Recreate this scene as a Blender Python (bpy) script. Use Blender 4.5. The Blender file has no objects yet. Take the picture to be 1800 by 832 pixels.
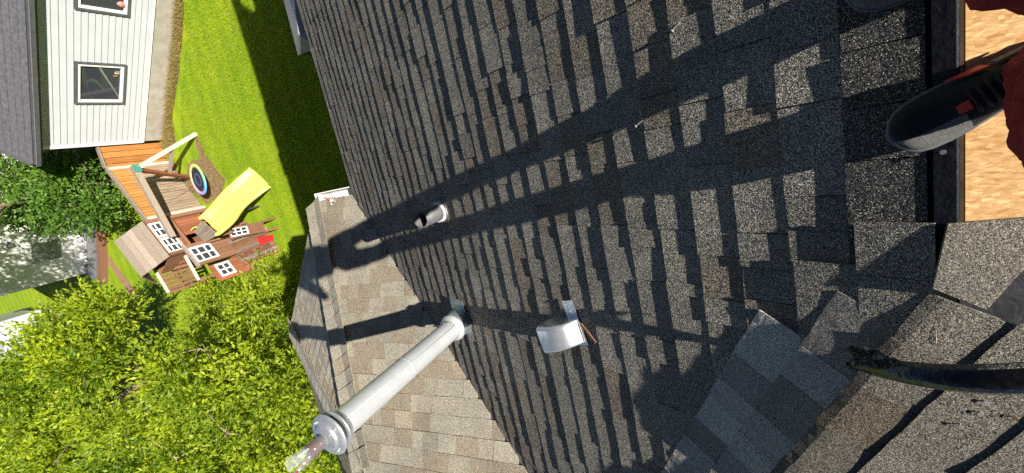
import bpy, math, random
from mathutils import Vector, Matrix, Quaternion
random.seed(7)
sc = bpy.context.scene
col = sc.collection
rad = math.radians

# ------------------------------------------------------------------ camera, sky, sun, exposure
CZ = 7.9                                   # camera height above the lawn
CAM = Vector((0, 0, CZ))
RT = Vector((-0.88939228, 0.20914796, -0.4064954))     # image right
DN = Vector((0.10124687, 0.95724206, 0.27099208))      # image down
FW = Vector((0.44579194, 0.19986188, -0.87253927))     # viewing direction
FPX, CX, CY = 755.636, 900.0, 416.0
cd = bpy.data.cameras.new('camera'); cam = bpy.data.objects.new('camera', cd); col.objects.link(cam)
cam.matrix_world = Matrix(((RT.x, -DN.x, -FW.x, 0), (RT.y, -DN.y, -FW.y, 0), (RT.z, -DN.z, -FW.z, CZ), (0, 0, 0, 1)))
cd.sensor_fit = 'HORIZONTAL'; cd.sensor_width = 36; cd.lens = 36 * FPX / 1800
cd.clip_start = 0.02; cd.clip_end = 2000
sc.camera = cam

SUN_EL, SUN_AZ = rad(33.28), rad(9.16)
SD = Vector((math.cos(SUN_EL) * math.cos(SUN_AZ), math.cos(SUN_EL) * math.sin(SUN_AZ), -math.sin(SUN_EL)))
w = bpy.data.worlds.new('World'); sc.world = w; w.use_nodes = True
nt = w.node_tree; nt.nodes.clear()
sky = nt.nodes.new('ShaderNodeTexSky'); sky.sky_type = 'NISHITA'; sky.sun_disc = False
sky.sun_elevation = SUN_EL; sky.sun_rotation = math.atan2(-SD.x, -SD.y); sky.altitude = 300; sky.air_density = 0.32; sky.dust_density = 0.2; sky.ozone_density = 1.2
bg = nt.nodes.new('ShaderNodeBackground'); bg.inputs[1].default_value = 0.05
wo = nt.nodes.new('ShaderNodeOutputWorld')
nt.links.new(sky.outputs[0], bg.inputs[0]); nt.links.new(bg.outputs[0], wo.inputs[0])
sl = bpy.data.lights.new('sun', 'SUN'); sl.energy = 5.0; sl.angle = rad(0.53); sl.color = (1, 0.93, 0.82)
so = bpy.data.objects.new('sun', sl); col.objects.link(so)
so.rotation_euler = SD.to_track_quat('-Z', 'Y').to_euler(); so.location = (-20, -3, 30)
sc.view_settings.view_transform = 'Standard'; sc.view_settings.look = 'None'
sc.view_settings.exposure = 1.1; sc.view_settings.gamma = 1
sc.view_settings.use_curve_mapping = False
sc.render.engine = 'CYCLES'
sc.cycles.max_bounces = 6; sc.cycles.diffuse_bounces = 3; sc.cycles.transparent_max_bounces = 8
sc.cycles.use_denoising = False

# ------------------------------------------------------------------ helpers
def ray(x, y):
    d = RT * ((x - CX) / FPX) + DN * ((y - CY) / FPX) + FW
    return d.normalized()
def G(x, y, z=0.0):                        # pixel -> point on the level z
    d = ray(x, y); return CAM + d * ((z - CZ) / d.z)
def VZ(b, x, y):                           # pixel on the vertical through b -> its height
    d = ray(x, y); t = (d.x * b.x + d.y * b.y) / (d.x * d.x + d.y * d.y); return CZ + t * d.z
def onplane(x, y, p0, n):
    d = ray(x, y); return CAM + d * ((p0 - CAM).dot(n) / d.dot(n))

def tag(o, label=None, cat=None, group=None, kind=None):
    if label: o['label'] = label
    if cat: o['category'] = cat
    if group: o['group'] = group
    if kind: o['kind'] = kind
    return o
def empty(name, loc=(0, 0, 0)):
    o = bpy.data.objects.new(name, None); o.location = loc; col.objects.link(o); o.empty_display_size = 0.1
    return o
class MB:
    def __init__(s): s.v = []; s.f = []; s.t = []; s.tone = None
    def quad(s, a, b, c, d, tone=0.):
        i = len(s.v); s.v += [tuple(a), tuple(b), tuple(c), tuple(d)]; s.f.append((i, i+1, i+2, i+3)); s.t.append(tone)
    def tri(s, a, b, c, tone=0.):
        i = len(s.v); s.v += [tuple(a), tuple(b), tuple(c)]; s.f.append((i, i+1, i+2)); s.t.append(tone)
    def hexa(s, P, tone=0.):               # 8 points: bottom 4 ccw then top 4 ccw
        i = len(s.v); s.v += [tuple(p) for p in P]
        for q in ((3,2,1,0),(4,5,6,7),(0,1,5,4),(1,2,6,5),(2,3,7,6),(3,0,4,7)):
            s.f.append(tuple(i+k for k in q)); s.t.append(tone)
    def box(s, x0, y0, z0, x1, y1, z1, tone=0.):
        s.hexa([(x0,y0,z0),(x1,y0,z0),(x1,y1,z0),(x0,y1,z0),(x0,y0,z1),(x1,y0,z1),(x1,y1,z1),(x0,y1,z1)], tone)
    def bar(s, a, b, wd, th, up=(0,0,1), tone=0.):
        a = Vector(a); b = Vector(b); d = (b-a).normalized(); up = Vector(up)
        sd = d.cross(up)
        if sd.length < 1e-4: sd = d.cross(Vector((1,0,0)))
        sd.normalize(); u = sd.cross(d)
        sd *= wd/2; u *= th/2
        s.hexa([a-sd-u, b-sd-u, b+sd-u, a+sd-u, a-sd+u, b-sd+u, b+sd+u, a+sd+u], tone)
    def slab(s, P4, th, tone=0.):          # quad with thickness below it (n by winding)
        P4 = [Vector(p) for p in P4]; n = (P4[1]-P4[0]).cross(P4[3]-P4[0]).normalized()
        s.hexa([p - n*th for p in P4] + P4, tone)
    def tube(s, pts, rads, seg=12, cap=True, tone=0.):
        pts = [Vector(p) for p in pts]; i0 = len(s.v)
        ref = None
        for k, p in enumerate(pts):
            d = (pts[min(k+1, len(pts)-1)] - pts[max(k-1, 0)])
            if d.length < 1e-7: d = Vector((0,0,1))
            d.normalize()
            if ref is None:
                ref = d.orthogonal().normalized()
            else:
                ref = (ref - d*ref.dot(d)).normalized()
            bn = d.cross(ref)
            r = rads[k] if isinstance(rads, (list, tuple)) else rads
            for j in range(seg):
                a = 2*math.pi*j/seg; s.v.append(tuple(p + (ref*math.cos(a) + bn*math.sin(a))*r))
        for k in range(len(pts)-1):
            for j in range(seg):
                a = i0+k*seg+j; b = i0+k*seg+(j+1)%seg
                s.f.append((a, b, b+seg, a+seg)); s.t.append(tone)
        if cap:
            s.f.append(tuple(i0+j for j in range(seg))[::-1]); s.t.append(tone)
            e = i0+(len(pts)-1)*seg; s.f.append(tuple(e+j for j in range(seg))); s.t.append(tone)
    def lathe(s, prof, axis0=(0,0,0), seg=32, tone=0.):     # prof: (r,z) list, revolved round vertical
        i0 = len(s.v); ax = Vector(axis0)
        for r, z in prof:
            for j in range(seg):
                a = 2*math.pi*j/seg; s.v.append((ax.x+r*math.cos(a), ax.y+r*math.sin(a), ax.z+z))
        for k in range(len(prof)-1):
            for j in range(seg):
                a = i0+k*seg+j; b = i0+k*seg+(j+1)%seg
                s.f.append((a, b, b+seg, a+seg)); s.t.append(tone)
    def build(s, name, mat, parent=None, smooth=False, bevel=0, tone=False):
        me = bpy.data.meshes.new(name); me.from_pydata(s.v, [], s.f)
        if tone:
            at = me.attributes.new('tone', 'FLOAT', 'FACE'); at.data.foreach_set('value', s.t)
        me.update()
        o = bpy.data.objects.new(name, me); col.objects.link(o)
        if mat: me.materials.append(mat)
        if smooth: me.polygons.foreach_set('use_smooth', [True]*len(me.polygons))
        if parent: o.parent = parent; o.matrix_parent_inverse = Matrix.Translation(-parent.location) if parent.type == 'EMPTY' else Matrix.Identity(4)
        if bevel:
            m = o.modifiers.new('bevel', 'BEVEL'); m.width = bevel; m.segments = 2; m.limit_method = 'ANGLE'
        return o

# ------------------------------------------------------------------ materials
MATS = {}
def mat(name, base=(.5,.5,.5), rough=.6, spec=.4, metal=0., **kw):
    m = bpy.data.materials.new(name); m.use_nodes = True
    b = m.node_tree.nodes['Principled BSDF']
    b.inputs['Base Color'].default_value = (*base, 1); b.inputs['Roughness'].default_value = rough
    b.inputs['Specular IOR Level'].default_value = spec; b.inputs['Metallic'].default_value = metal
    for k, v in kw.items(): b.inputs[k].default_value = v
    MATS[name] = m; return m
def N(m, t, **kw):
    n = m.node_tree.nodes.new('ShaderNode'+t)
    for k, v in kw.items(): setattr(n, k, v)
    return n
def L(m, a, b): m.node_tree.links.new(a, b)
def BS(m): return m.node_tree.nodes['Principled BSDF']
def ramp(m, fac, stops, interp='LINEAR'):
    r = N(m, 'ValToRGB'); r.color_ramp.interpolation = interp
    while len(r.color_ramp.elements) < len(stops): r.color_ramp.elements.new(0.5)
    for e, (p, c) in zip(r.color_ramp.elements, stops): e.position = p; e.color = (*c, 1)
    L(m, fac, r.inputs[0]); return r.outputs[0]
def noise(m, vec, scale, detail=4, rough=.55):
    n = N(m, 'TexNoise'); n.inputs['Scale'].default_value = scale; n.inputs['Detail'].default_value = detail; n.inputs['Roughness'].default_value = rough
    L(m, vec, n.inputs['Vector']); return n
def mixc(m, fac, a, b, mode='MIX'):
    n = N(m, 'Mix', data_type='RGBA', blend_type=mode)
    for s, v in ((n.inputs[0], fac), (n.inputs[6], a), (n.inputs[7], b)):
        if isinstance(v, (int, float)): s.default_value = v
        elif isinstance(v, tuple): s.default_value = (*v, 1)
        else: L(m, v, s)
    return n.outputs[2]
def bump(m, h, dist, strength=1., prev=None):
    b = N(m, 'Bump'); b.inputs['Distance'].default_value = dist; b.inputs['Strength'].default_value = strength
    L(m, h, b.inputs['Height'])
    if prev is not None: L(m, prev, b.inputs['Normal'])
    return b.outputs[0]
def pos(m): return N(m, 'NewGeometry').outputs['Position']
def objc(m): return N(m, 'TexCoord').outputs['Object']
def simple(name, base, var=.25, scale=8., rough=.6, spec=.35, metal=0., bd=.0, bscale=60, world=True, **kw):
    """plain material with noise variation of its colour and fine relief"""
    m = mat(name, base, rough, spec, metal, **kw)
    v = pos(m) if world else objc(m)
    n = noise(m, v, scale, 6)
    c = ramp(m, n.outputs['Fac'], [(.3, tuple(x*(1-var) for x in base)), (.7, tuple(min(1, x*(1+var)) for x in base))])
    L(m, c, BS(m).inputs['Base Color'])
    if bd:
        L(m, bump(m, noise(m, v, bscale, 3).outputs['Fac'], bd), BS(m).inputs['Normal'])
    return m

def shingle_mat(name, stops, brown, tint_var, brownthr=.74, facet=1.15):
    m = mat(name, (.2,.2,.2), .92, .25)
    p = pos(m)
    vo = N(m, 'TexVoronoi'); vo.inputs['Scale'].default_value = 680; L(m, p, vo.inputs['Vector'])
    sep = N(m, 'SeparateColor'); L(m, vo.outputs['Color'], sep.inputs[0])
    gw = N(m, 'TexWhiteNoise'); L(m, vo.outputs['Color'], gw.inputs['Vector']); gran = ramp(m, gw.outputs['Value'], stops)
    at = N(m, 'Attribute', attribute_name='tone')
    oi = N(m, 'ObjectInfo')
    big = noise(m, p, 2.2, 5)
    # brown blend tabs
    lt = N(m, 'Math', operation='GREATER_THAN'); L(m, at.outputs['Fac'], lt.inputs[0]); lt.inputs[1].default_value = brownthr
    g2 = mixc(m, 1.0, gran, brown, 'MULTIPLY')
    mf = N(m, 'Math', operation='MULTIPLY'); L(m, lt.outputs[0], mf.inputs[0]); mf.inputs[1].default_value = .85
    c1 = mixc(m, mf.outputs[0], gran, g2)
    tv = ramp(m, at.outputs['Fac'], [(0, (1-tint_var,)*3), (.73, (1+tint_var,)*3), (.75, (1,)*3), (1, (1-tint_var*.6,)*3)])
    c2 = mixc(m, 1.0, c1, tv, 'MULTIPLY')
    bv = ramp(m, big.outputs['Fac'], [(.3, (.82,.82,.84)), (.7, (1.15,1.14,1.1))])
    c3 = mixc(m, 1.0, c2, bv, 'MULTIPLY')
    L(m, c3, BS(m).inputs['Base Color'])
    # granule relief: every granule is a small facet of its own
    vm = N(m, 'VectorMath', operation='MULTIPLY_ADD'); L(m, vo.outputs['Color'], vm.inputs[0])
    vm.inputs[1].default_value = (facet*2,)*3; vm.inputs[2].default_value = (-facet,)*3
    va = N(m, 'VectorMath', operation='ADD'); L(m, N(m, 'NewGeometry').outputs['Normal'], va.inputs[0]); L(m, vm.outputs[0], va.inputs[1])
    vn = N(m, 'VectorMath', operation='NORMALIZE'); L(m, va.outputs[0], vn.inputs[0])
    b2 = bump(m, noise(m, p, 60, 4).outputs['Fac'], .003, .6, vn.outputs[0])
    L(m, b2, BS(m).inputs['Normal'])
    return m
M_SH = shingle_mat('shingle_charcoal', [(0,(.055,.053,.05)),(.3,(.17,.163,.145)),(.55,(.295,.28,.245)),(.8,(.52,.49,.415)),(1,(.84,.80,.68))], (.95,.85,.78), .13, .76, 1.7)
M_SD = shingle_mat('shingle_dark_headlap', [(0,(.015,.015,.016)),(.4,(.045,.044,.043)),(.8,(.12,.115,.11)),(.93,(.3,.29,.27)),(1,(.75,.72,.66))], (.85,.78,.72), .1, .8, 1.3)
M_SB = shingle_mat('shingle_taupe', [(0,(.20,.18,.142)),(.35,(.34,.312,.25)),(.7,(.46,.425,.35)),(1,(.62,.58,.49))], (.84,.77,.71), .17, .62, 1.1)
M_SBL = shingle_mat('shingle_taupe_lightened', [(0,(.26,.235,.19)),(.35,(.44,.405,.33)),(.7,(.58,.54,.45)),(1,(.74,.70,.60))], (.90,.84,.79), .14, .62, .3)  # lighter copy of the taupe shingle: light painted into the dim diagonal face
M_SN = shingle_mat('shingle_hip_darkened', [(0,(.04,.037,.032)),(.3,(.085,.078,.067)),(.6,(.14,.128,.108)),(.85,(.21,.193,.163)),(1,(.36,.335,.29))], (.86,.76,.66), .25, .7, .6)  # hip shingle darkened in colour to tone down the sunlit rows
M_SG = shingle_mat('shingle_hip_lightened', [(0,(.22,.218,.212)),(.3,(.36,.355,.342)),(.6,(.48,.47,.45)),(.85,(.58,.565,.54)),(1,(.74,.72,.68))], (.60,.575,.55), .30, .6, 1.0)  # hip shingle lightened in colour to brighten the rows lying in shade

def wood(name, c1, c2, axis='X', scale=1., rough=.75):
    m = mat(name, c1, rough, .25)
    mp = N(m, 'Mapping'); L(m, pos(m), mp.inputs['Vector'])
    mp.inputs['Scale'].default_value = {'X': (1.2,14,14), 'Y': (14,1.2,14), 'Z': (14,14,1.2)}[axis]
    n = noise(m, mp.outputs[0], 3*scale, 6, .65)
    oi = N(m, 'ObjectInfo')
    c = ramp(m, n.outputs['Fac'], [(.28, c2), (.68, c1)])
    v = ramp(m, oi.outputs['Random'], [(0, (.78,.76,.74)), (1, (1.18,1.16,1.14))])
    L(m, mixc(m, 1., c, v, 'MULTIPLY'), BS(m).inputs['Base Color'])
    L(m, bump(m, n.outputs['Fac'], .003, .6), BS(m).inputs['Normal'])
    return m
M_WGREY = wood('wood_weathered', (.33,.28,.23), (.17,.14,.115))
M_WORANGE = wood('wood_orange_stain', (.42,.19,.055), (.25,.09,.022), 'Z')
M_WRED = wood('wood_red_brown', (.30,.115,.06), (.17,.06,.032))
M_WPALE = wood('wood_sunbleached', (.58,.54,.47), (.38,.34,.29))
M_WBROWN = wood('wood_brown', (.24,.125,.075), (.13,.065,.04))
M_GALV = simple('galvanised_steel', (.62,.65,.68), .14, 30, .33, .5, .75, .0006, 20)
M_GALV2 = simple('pale_painted_metal', (.58,.61,.64), .07, 9, .42, .5, .45, .0012, 14)
M_FLASH = simple('bright_flashing', (.50,.56,.62), .2, 25, .3, .5, .8, .001, 15)
M_ABS = simple('black_plastic_pipe', (.10,.10,.105), .35, 40, .5, .4)
M_BORE = simple('pipe_bore', (.02,.02,.02), .2, 40, .8, .2)
M_RUB = simple('grey_boot_collar', (.55,.55,.53), .15, 30, .6, .4)
M_WHITE = simple('white_paint', (.74,.74,.72), .05, 6, .5, .4)
M_SIDING = simple('white_vinyl_siding', (.455,.48,.51), .05, 2.5, .45, .4)
M_CONC = simple('parged_concrete', (.34,.315,.27), .18, 5, .9, .2, 0, .004, 40)
M_SOIL = simple('dry_soil', (.22,.155,.09), .35, 9, .95, .1, 0, .03, 30)
M_PATH = simple('reddish_path', (.30,.17,.11), .2, 10, .95, .1, 0, .01, 40)
M_ROOFN = simple('slate_grey_shingle', (.10,.10,.115), .3, 14, .9, .25, 0, .004, 60)
M_FASCIA = simple('dark_fascia', (.085,.09,.10), .2, 10, .5, .4)
M_GUT = simple('grey_gutter_metal', (.30,.31,.33), .15, 10, .35, .5, .5)
M_FELT = simple('black_underlayment', (.012,.013,.018), .5, 25, .55, .35, 0, .002, 60)
M_TAR = simple('glossy_black_tar', (.006,.006,.0065), .5, 60, .17, .5, 0, .003, 50)
M_DECKDK = simple('dark_deck_edge', (.10,.065,.035), .3, 30, .8, .2)
M_YEL = simple('yellow_slide_plastic', (.68,.60,.12), .06, 3, .4, .45)
M_RED = simple('red_plastic', (.55,.02,.025), .1, 8, .4, .45)
M_BLACK = simple('black_mat', (.03,.03,.035), .2, 30, .7, .3)
M_BLUE = simple('blue_ring', (.08,.20,.62), .1, 20, .5, .3)
M_GREENB = simple('green_bracket', (.04,.20,.16), .1, 20, .5, .4)
M_BARK = simple('tree_bark', (.20,.15,.11), .35, 14, .9, .15, 0, .012, 25)
M_BARKP = simple('pale_bark', (.34,.27,.20), .3, 14, .9, .15, 0, .01, 25)
M_GLASS = bpy.data.materials.new('clear_glass'); M_GLASS.use_nodes = True; M_GLASS.node_tree.nodes.clear()
_o = N(M_GLASS, 'OutputMaterial'); _t = N(M_GLASS, 'BsdfTransparent'); _t.inputs[0].default_value = (.97,.98,.98,1); _g = N(M_GLASS, 'BsdfGlossy'); _g.inputs['Roughness'].default_value = .06
_d = N(M_GLASS, 'BsdfPrincipled'); _d.inputs['Base Color'].default_value = (.75,.78,.78,1); _d.inputs['Roughness'].default_value = .1; _m = N(M_GLASS, 'MixShader'); _m.inputs[0].default_value = .11; L(M_GLASS, _t.outputs[0], _m.inputs[1]); L(M_GLASS, _d.outputs[0], _m.inputs[2]); L(M_GLASS, _m.outputs[0], _o.inputs[0])
M_WINE = mat('dark_red_drink', (.075,.008,.013), .08, .5)
M_PANE = mat('window_pane', (.035,.04,.05), .04, .6, 0.)
M_BAG = simple('white_plastic_bag', (.72,.70,.70), .1, 30, .3, .5)
M_PINK = simple('pink_print', (.62,.18,.16), .3, 60, .4, .4)
M_STEELN = simple('nail_steel', (.66,.64,.62), .1, 50, .35, .5, .6)
M_RUST = simple('rusty_nail', (.42,.26,.10), .2, 50, .6, .4, .3)
M_STONE = simple('pale_stone', (.55,.50,.46), .25, 20, .85, .2)
M_SOLE = simple('shoe_sole', (.10,.105,.11), .2, 40, .6, .35)
M_SHOE = simple('black_shoe_fabric', (.012,.012,.014), .4, 90, .7, .3, 0, .001, 500)
M_MESH = simple('grey_shoe_mesh', (.14,.137,.13), .3, 200, .75, .3, 0, .0015, 700)
M_CORAL = simple('coral_red_trim', (.62,.05,.035), .15, 60, .5, .4)
M_PANTS = simple('dark_red_trousers', (.20,.018,.024), .3, 18, .85, .2, 0, .03, 16)
M_SKIN = mat('skin', (.55,.34,.25), .5, .4)
M_SHIRT = simple('dark_shirt', (.05,.055,.07), .2, 20, .85, .2)
M_HAIR = simple('dark_hair', (.04,.03,.02), .3, 60, .6, .3)

# OSB: flakes
M_OSB = mat('osb_board', (.5,.33,.16), .8, .2)
mp = N(M_OSB, 'Mapping'); L(M_OSB, pos(M_OSB), mp.inputs['Vector']); mp.inputs['Rotation'].default_value = (0,0,.5); mp.inputs['Scale'].default_value = (1,3.2,1)
nd = noise(M_OSB, mp.outputs[0], 12, 3)
vo = N(M_OSB, 'TexVoronoi'); vo.inputs['Scale'].default_value = 62; vo.inputs['Randomness'].default_value = 1
va = N(M_OSB, 'VectorMath', operation='MULTIPLY_ADD'); L(M_OSB, nd.outputs['Color'], va.inputs[0]); va.inputs[1].default_value = (.05,.05,.05); L(M_OSB, mp.outputs[0], va.inputs[2]); L(M_OSB, va.outputs[0], vo.inputs['Vector'])
sp = N(M_OSB, 'SeparateColor'); L(M_OSB, vo.outputs['Color'], sp.inputs[0])
cc = ramp(M_OSB, sp.outputs[0], [(0,(.38,.20,.07)),(.12,(.46,.27,.11)),(.6,(.52,.33,.15)),(.9,(.58,.385,.185)),(1,(.68,.48,.26))])
fn = noise(M_OSB, mp.outputs[0], 60, 5)
fc = ramp(M_OSB, fn.outputs['Fac'], [(.35,(.82,.78,.72)),(.65,(1.1,1.08,1.05))])
L(M_OSB, mixc(M_OSB, 1., cc, fc, 'MULTIPLY'), BS(M_OSB).inputs['Base Color'])
L(M_OSB, bump(M_OSB, sp.outputs[1], .0015), BS(M_OSB).inputs['Normal'])

# rainbow ring of the saucer swing (painted cover, coloured by angle round the ring)
M_RAIN = mat('rainbow_cover', (.6,.5,.3), .6, .3)
sx = N(M_RAIN, 'SeparateXYZ'); L(M_RAIN, objc(M_RAIN), sx.inputs[0])
at2 = N(M_RAIN, 'Math', operation='ARCTAN2'); L(M_RAIN, sx.outputs[1], at2.inputs[0]); L(M_RAIN, sx.outputs[0], at2.inputs[1])
mr = N(M_RAIN, 'MapRange'); L(M_RAIN, at2.outputs[0], mr.inputs[0]); mr.inputs[1].default_value = -math.pi; mr.inputs[2].default_value = math.pi
L(M_RAIN, ramp(M_RAIN, mr.outputs[0], [(0,(.25,.62,.20)),(.2,(.60,.62,.20)),(.38,(.80,.62,.25)),(.5,(.70,.36,.45)),(.68,(.42,.36,.66)),(.82,(.10,.35,.75)),(1,(.25,.62,.20))]), BS(M_RAIN).inputs['Base Color'])

# grass
M_GRASS = mat('lawn_grass', (.1,.2,.02), .85, .2)
p = pos(M_GRASS)
n1 = noise(M_GRASS, p, .8, 6, .65); n2 = noise(M_GRASS, p, 24, 5, .7); n3 = noise(M_GRASS, p, 3.5, 4, .6)
ca = ramp(M_GRASS, n2.outputs['Fac'], [(.3,(.15,.24,.008)),(.55,(.235,.345,.012)),(.75,(.31,.41,.025))])
cb = ramp(M_GRASS, n1.outputs['Fac'], [(.32,(.72,.88,.8)),(.68,(1.25,1.08,1.0))])
cx = mixc(M_GRASS, 1., ca, cb, 'MULTIPLY')
dry = ramp(M_GRASS, n3.outputs['Fac'], [(.55,(0,0,0)),(.80,(.42,.42,.42))])
wv_ = N(M_GRASS, 'TexWave'); wv_.inputs['Scale'].default_value = .55; wv_.inputs['Distortion'].default_value = 1.2; L(M_GRASS, p, wv_.inputs['Vector'])
mow = ramp(M_GRASS, wv_.outputs['Fac'], [(.35,(.90,.92,.95)),(.65,(1.08,1.06,1.03))])
L(M_GRASS, mixc(M_GRASS, 1., mixc(M_GRASS, dry, cx, (.36,.33,.12)), mow, 'MULTIPLY'), BS(M_GRASS).inputs['Base Color'])
L(M_GRASS, bump(M_GRASS, n2.outputs['Fac'], .03, .8), BS(M_GRASS).inputs['Normal'])

def leaf_mat(name, ca, cb, trans=.45):
    m = bpy.data.materials.new(name); m.use_nodes = True; m.node_tree.nodes.clear()
    out = N(m, 'OutputMaterial'); at = N(m, 'Attribute', attribute_name='tone')
    c = ramp(m, at.outputs['Fac'], [(0, ca), (1, cb)])
    pr = N(m, 'BsdfPrincipled'); pr.inputs['Roughness'].default_value = .5; pr.inputs['Specular IOR Level'].default_value = .35
    L(m, c, pr.inputs['Base Color'])
    tr = N(m, 'BsdfTranslucent'); L(m, mixc(m, 1., c, (1.5,1.35,.6), 'MULTIPLY'), tr.inputs[0])
    mx = N(m, 'MixShader'); mx.inputs[0].default_value = trans
    L(m, pr.outputs[0], mx.inputs[1]); L(m, tr.outputs[0], mx.inputs[2]); L(m, mx.outputs[0], out.inputs[0])
    return m
M_LEAFY = leaf_mat('leaf_yellow_green', (.065,.155,.012), (.44,.53,.03), .5)
M_LEAFG = leaf_mat('leaf_green', (.05,.13,.018), (.15,.27,.035), .35)
M_BLADE = leaf_mat('grass_blade', (.18,.28,.010), (.33,.44,.02), .4)
M_WEED = leaf_mat('dry_weed', (.20,.17,.05), (.42,.33,.13), .3)

# ------------------------------------------------------------------ ground
lawn = MB()
lawn.quad((-300,-300,0),(300,-300,0),(300,300,0),(-300,300,0))
tag(lawn.build('lawn', M_GRASS), kind='structure')
def patch(name, pts, z, m):
    b = MB(); i = len(b.v); b.v += [(q[0], q[1], z) for q in pts]; b.f.append(tuple(range(len(pts)))); b.t.append(0)
    return tag(b.build(name, m), kind='structure')
def ragged(pix, n=6, amp=.12, z=0.):
    rs = random.Random(3); P = [G(*q) for q in pix]; out = []
    for a, b in zip(P, P[1:]+P[:1]):
        for k in range(n):
            q = a.lerp(b, k/n); out.append((q.x+rs.uniform(-amp,amp), q.y+rs.uniform(-amp,amp)))
    return out
patch('soil', ragged([(313,-40),(322,60),(312,150),(300,215),(296,262),(287,246),(304,100),(312,0)], 5, .05), .004, M_SOIL)
patch('soil_worn', ragged([(345,240),(362,270),(398,318),(390,345),(365,360),(330,330),(332,290),(350,275)], 5, .08), .008, M_SOIL)
patch('soil_house', ragged([(287,250),(300,258),(312,300),(338,330),(334,360),(300,290)], 4, .05), .012, M_SOIL)
patch('garden_path', [G(*q)[:2] for q in [(183,452),(190,448),(245,520),(236,530)]], .006, M_PATH)
patch('dirt_strip', [G(*q)[:2] for q in [(176,360),(183,360),(186,452),(180,500),(172,500)]], .010, M_PATH)

# ------------------------------------------------------------------ our house: roof planes
PH = rad(29.505); cp, sp_, tp = math.cos(PH), math.sin(PH), math.tan(PH)
HM = 1.2937
Dv = Vector((cp,0,-sp_)); Hv = Vector((0,1,0)); Nv = Vector((sp_,0,cp))
OM = CAM - Nv*HM
EXP = .143
def Mp(s, t, n=0.): return OM + Dv*s + Hv*t + Nv*n
def frame(o, a, b, n): return Matrix(((a.x,b.x,n.x,o.x),(a.y,b.y,n.y,o.y),(a.z,b.z,n.z,o.z),(0,0,0,1)))
FM = frame(OM, Dv, Hv, Nv)
SN0 = 3.8347*EXP                            # slope position of course 0
def s_of(n): return SN0 + n*EXP
EZ = CZ - 3.52                              # height of all eaves
house = empty('house', (2, 1, 0)); tag(house, 'house under us with charcoal shingled main roof and taupe shingled bay roof', 'house')

T = .0058
PROF = [(0., 0.), (-.076, -.0038), (-.146, -T), (-.205, -T*1.25)]   # height of the face over the butt, going upslope
def strip(rs, Ln, skew0=0., skew1=0., depth=.205, teeth=True, lift=1., brownp=.2, Tb=.0052, Tt=.0026, zvar=1.):
    """one laminated strip: x = 0 at the butt, upslope is -x; y along 0..Ln; skew shifts the end edges upslope"""
    b = MB()
    nseg = max(1, int(Ln/.16)); ys = [Ln*i/nseg for i in range(nseg+1)]
    lf = [rs.uniform(0,.0012)*lift for _ in ys]; jx = [rs.uniform(-.002,.002) for _ in ys]
    prof = [q for q in PROF if -q[0] <= depth+1e-6]
    def ey(y, x):
        f = y/Ln; return y + (skew0*(1-f) + skew1*f)*(-x)
    basetone = rs.uniform(.0,.7)
    def sheet(y0, y1, z0, th, l0, l1, j0, j1, tone):
        i0 = len(b.v)
        for k, (x, z) in enumerate(prof):
            g = 1-k/(len(prof)-1)
            b.v.append((x + (j0 if k == 0 else 0), ey(y0, x), z+z0+l0*g)); b.v.append((x + (j1 if k == 0 else 0), ey(y1, x), z+z0+l1*g))
        b.v.append((j0, y0, z0+l0-th)); b.v.append((j1, y1, z0+l1-th))
        e = len(prof)-1
        b.v.append((prof[e][0], ey(y0, prof[e][0]), prof[e][1]+z0-th)); b.v.append((prof[e][0], ey(y1, prof[e][0]), prof[e][1]+z0-th))
        m_ = i0+2*len(prof)
        for k in range(e):
            q = i0+2*k; b.f.append((q, q+1, q+3, q+2)); b.t.append(tone)
        b.f.append((i0, m_, m_+1, i0+1)); b.t.append(tone)
        b.f.append(tuple([i0+2*k for k in range(e+1)] + [m_+2, m_])); b.t.append(tone)
        b.f.append(tuple([i0+2*k+1 for k in range(e+1)][::-1] + [m_+1, m_+3])); b.t.append(tone)
    sheet(0., Ln, T*1.6-Tt, Tb+.004, lf[0], lf[-1], jx[0], jx[-1], .1)
    y = 0.; first = True
    while y < Ln-.002:
        wd = rs.choice((.11,.14,.17,.2,.25,.3))
        if first: wd *= rs.uniform(.3,1.); first = False
        y1 = min(Ln, y+wd)
        if Ln-y1 < .04: y1 = Ln
        tn = rs.uniform(.79,1.) if rs.random() < brownp else rs.uniform(0,.72)
        gp = rs.choice((0.,.0025,.004)) if y1 < Ln else 0.
        zo = rs.choice((-.0012,0.,.0012,.0028))*zvar
        sheet(y, y1-gp, T*1.6 + zo, Tt*.95+zo+.0012, rs.uniform(0,.0022)*lift, rs.uniform(0,.0022)*lift, rs.uniform(-.003,.003), rs.uniform(-.003,.003), tn)
        y = y1
    return b
def lay(fr, s, t0, t1, roof, rs, m, raise_=0., sk0=0., sk1=0., depth=.205, brownp=.2, teeth=True, name='shingle', yaw=0., lift=1.):
    b = strip(rs, t1-t0, sk0, sk1, depth, teeth, lift, brownp)
    o = b.build(name, m, roof, tone=True)
    o.matrix_parent_inverse = Matrix.Identity(4)
    o.matrix_basis = fr @ Matrix.Translation((s, t0, raise_)) @ Matrix.Rotation(yaw, 4, 'Z')
    return o
RL = 1.0                                    # strip length

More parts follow.
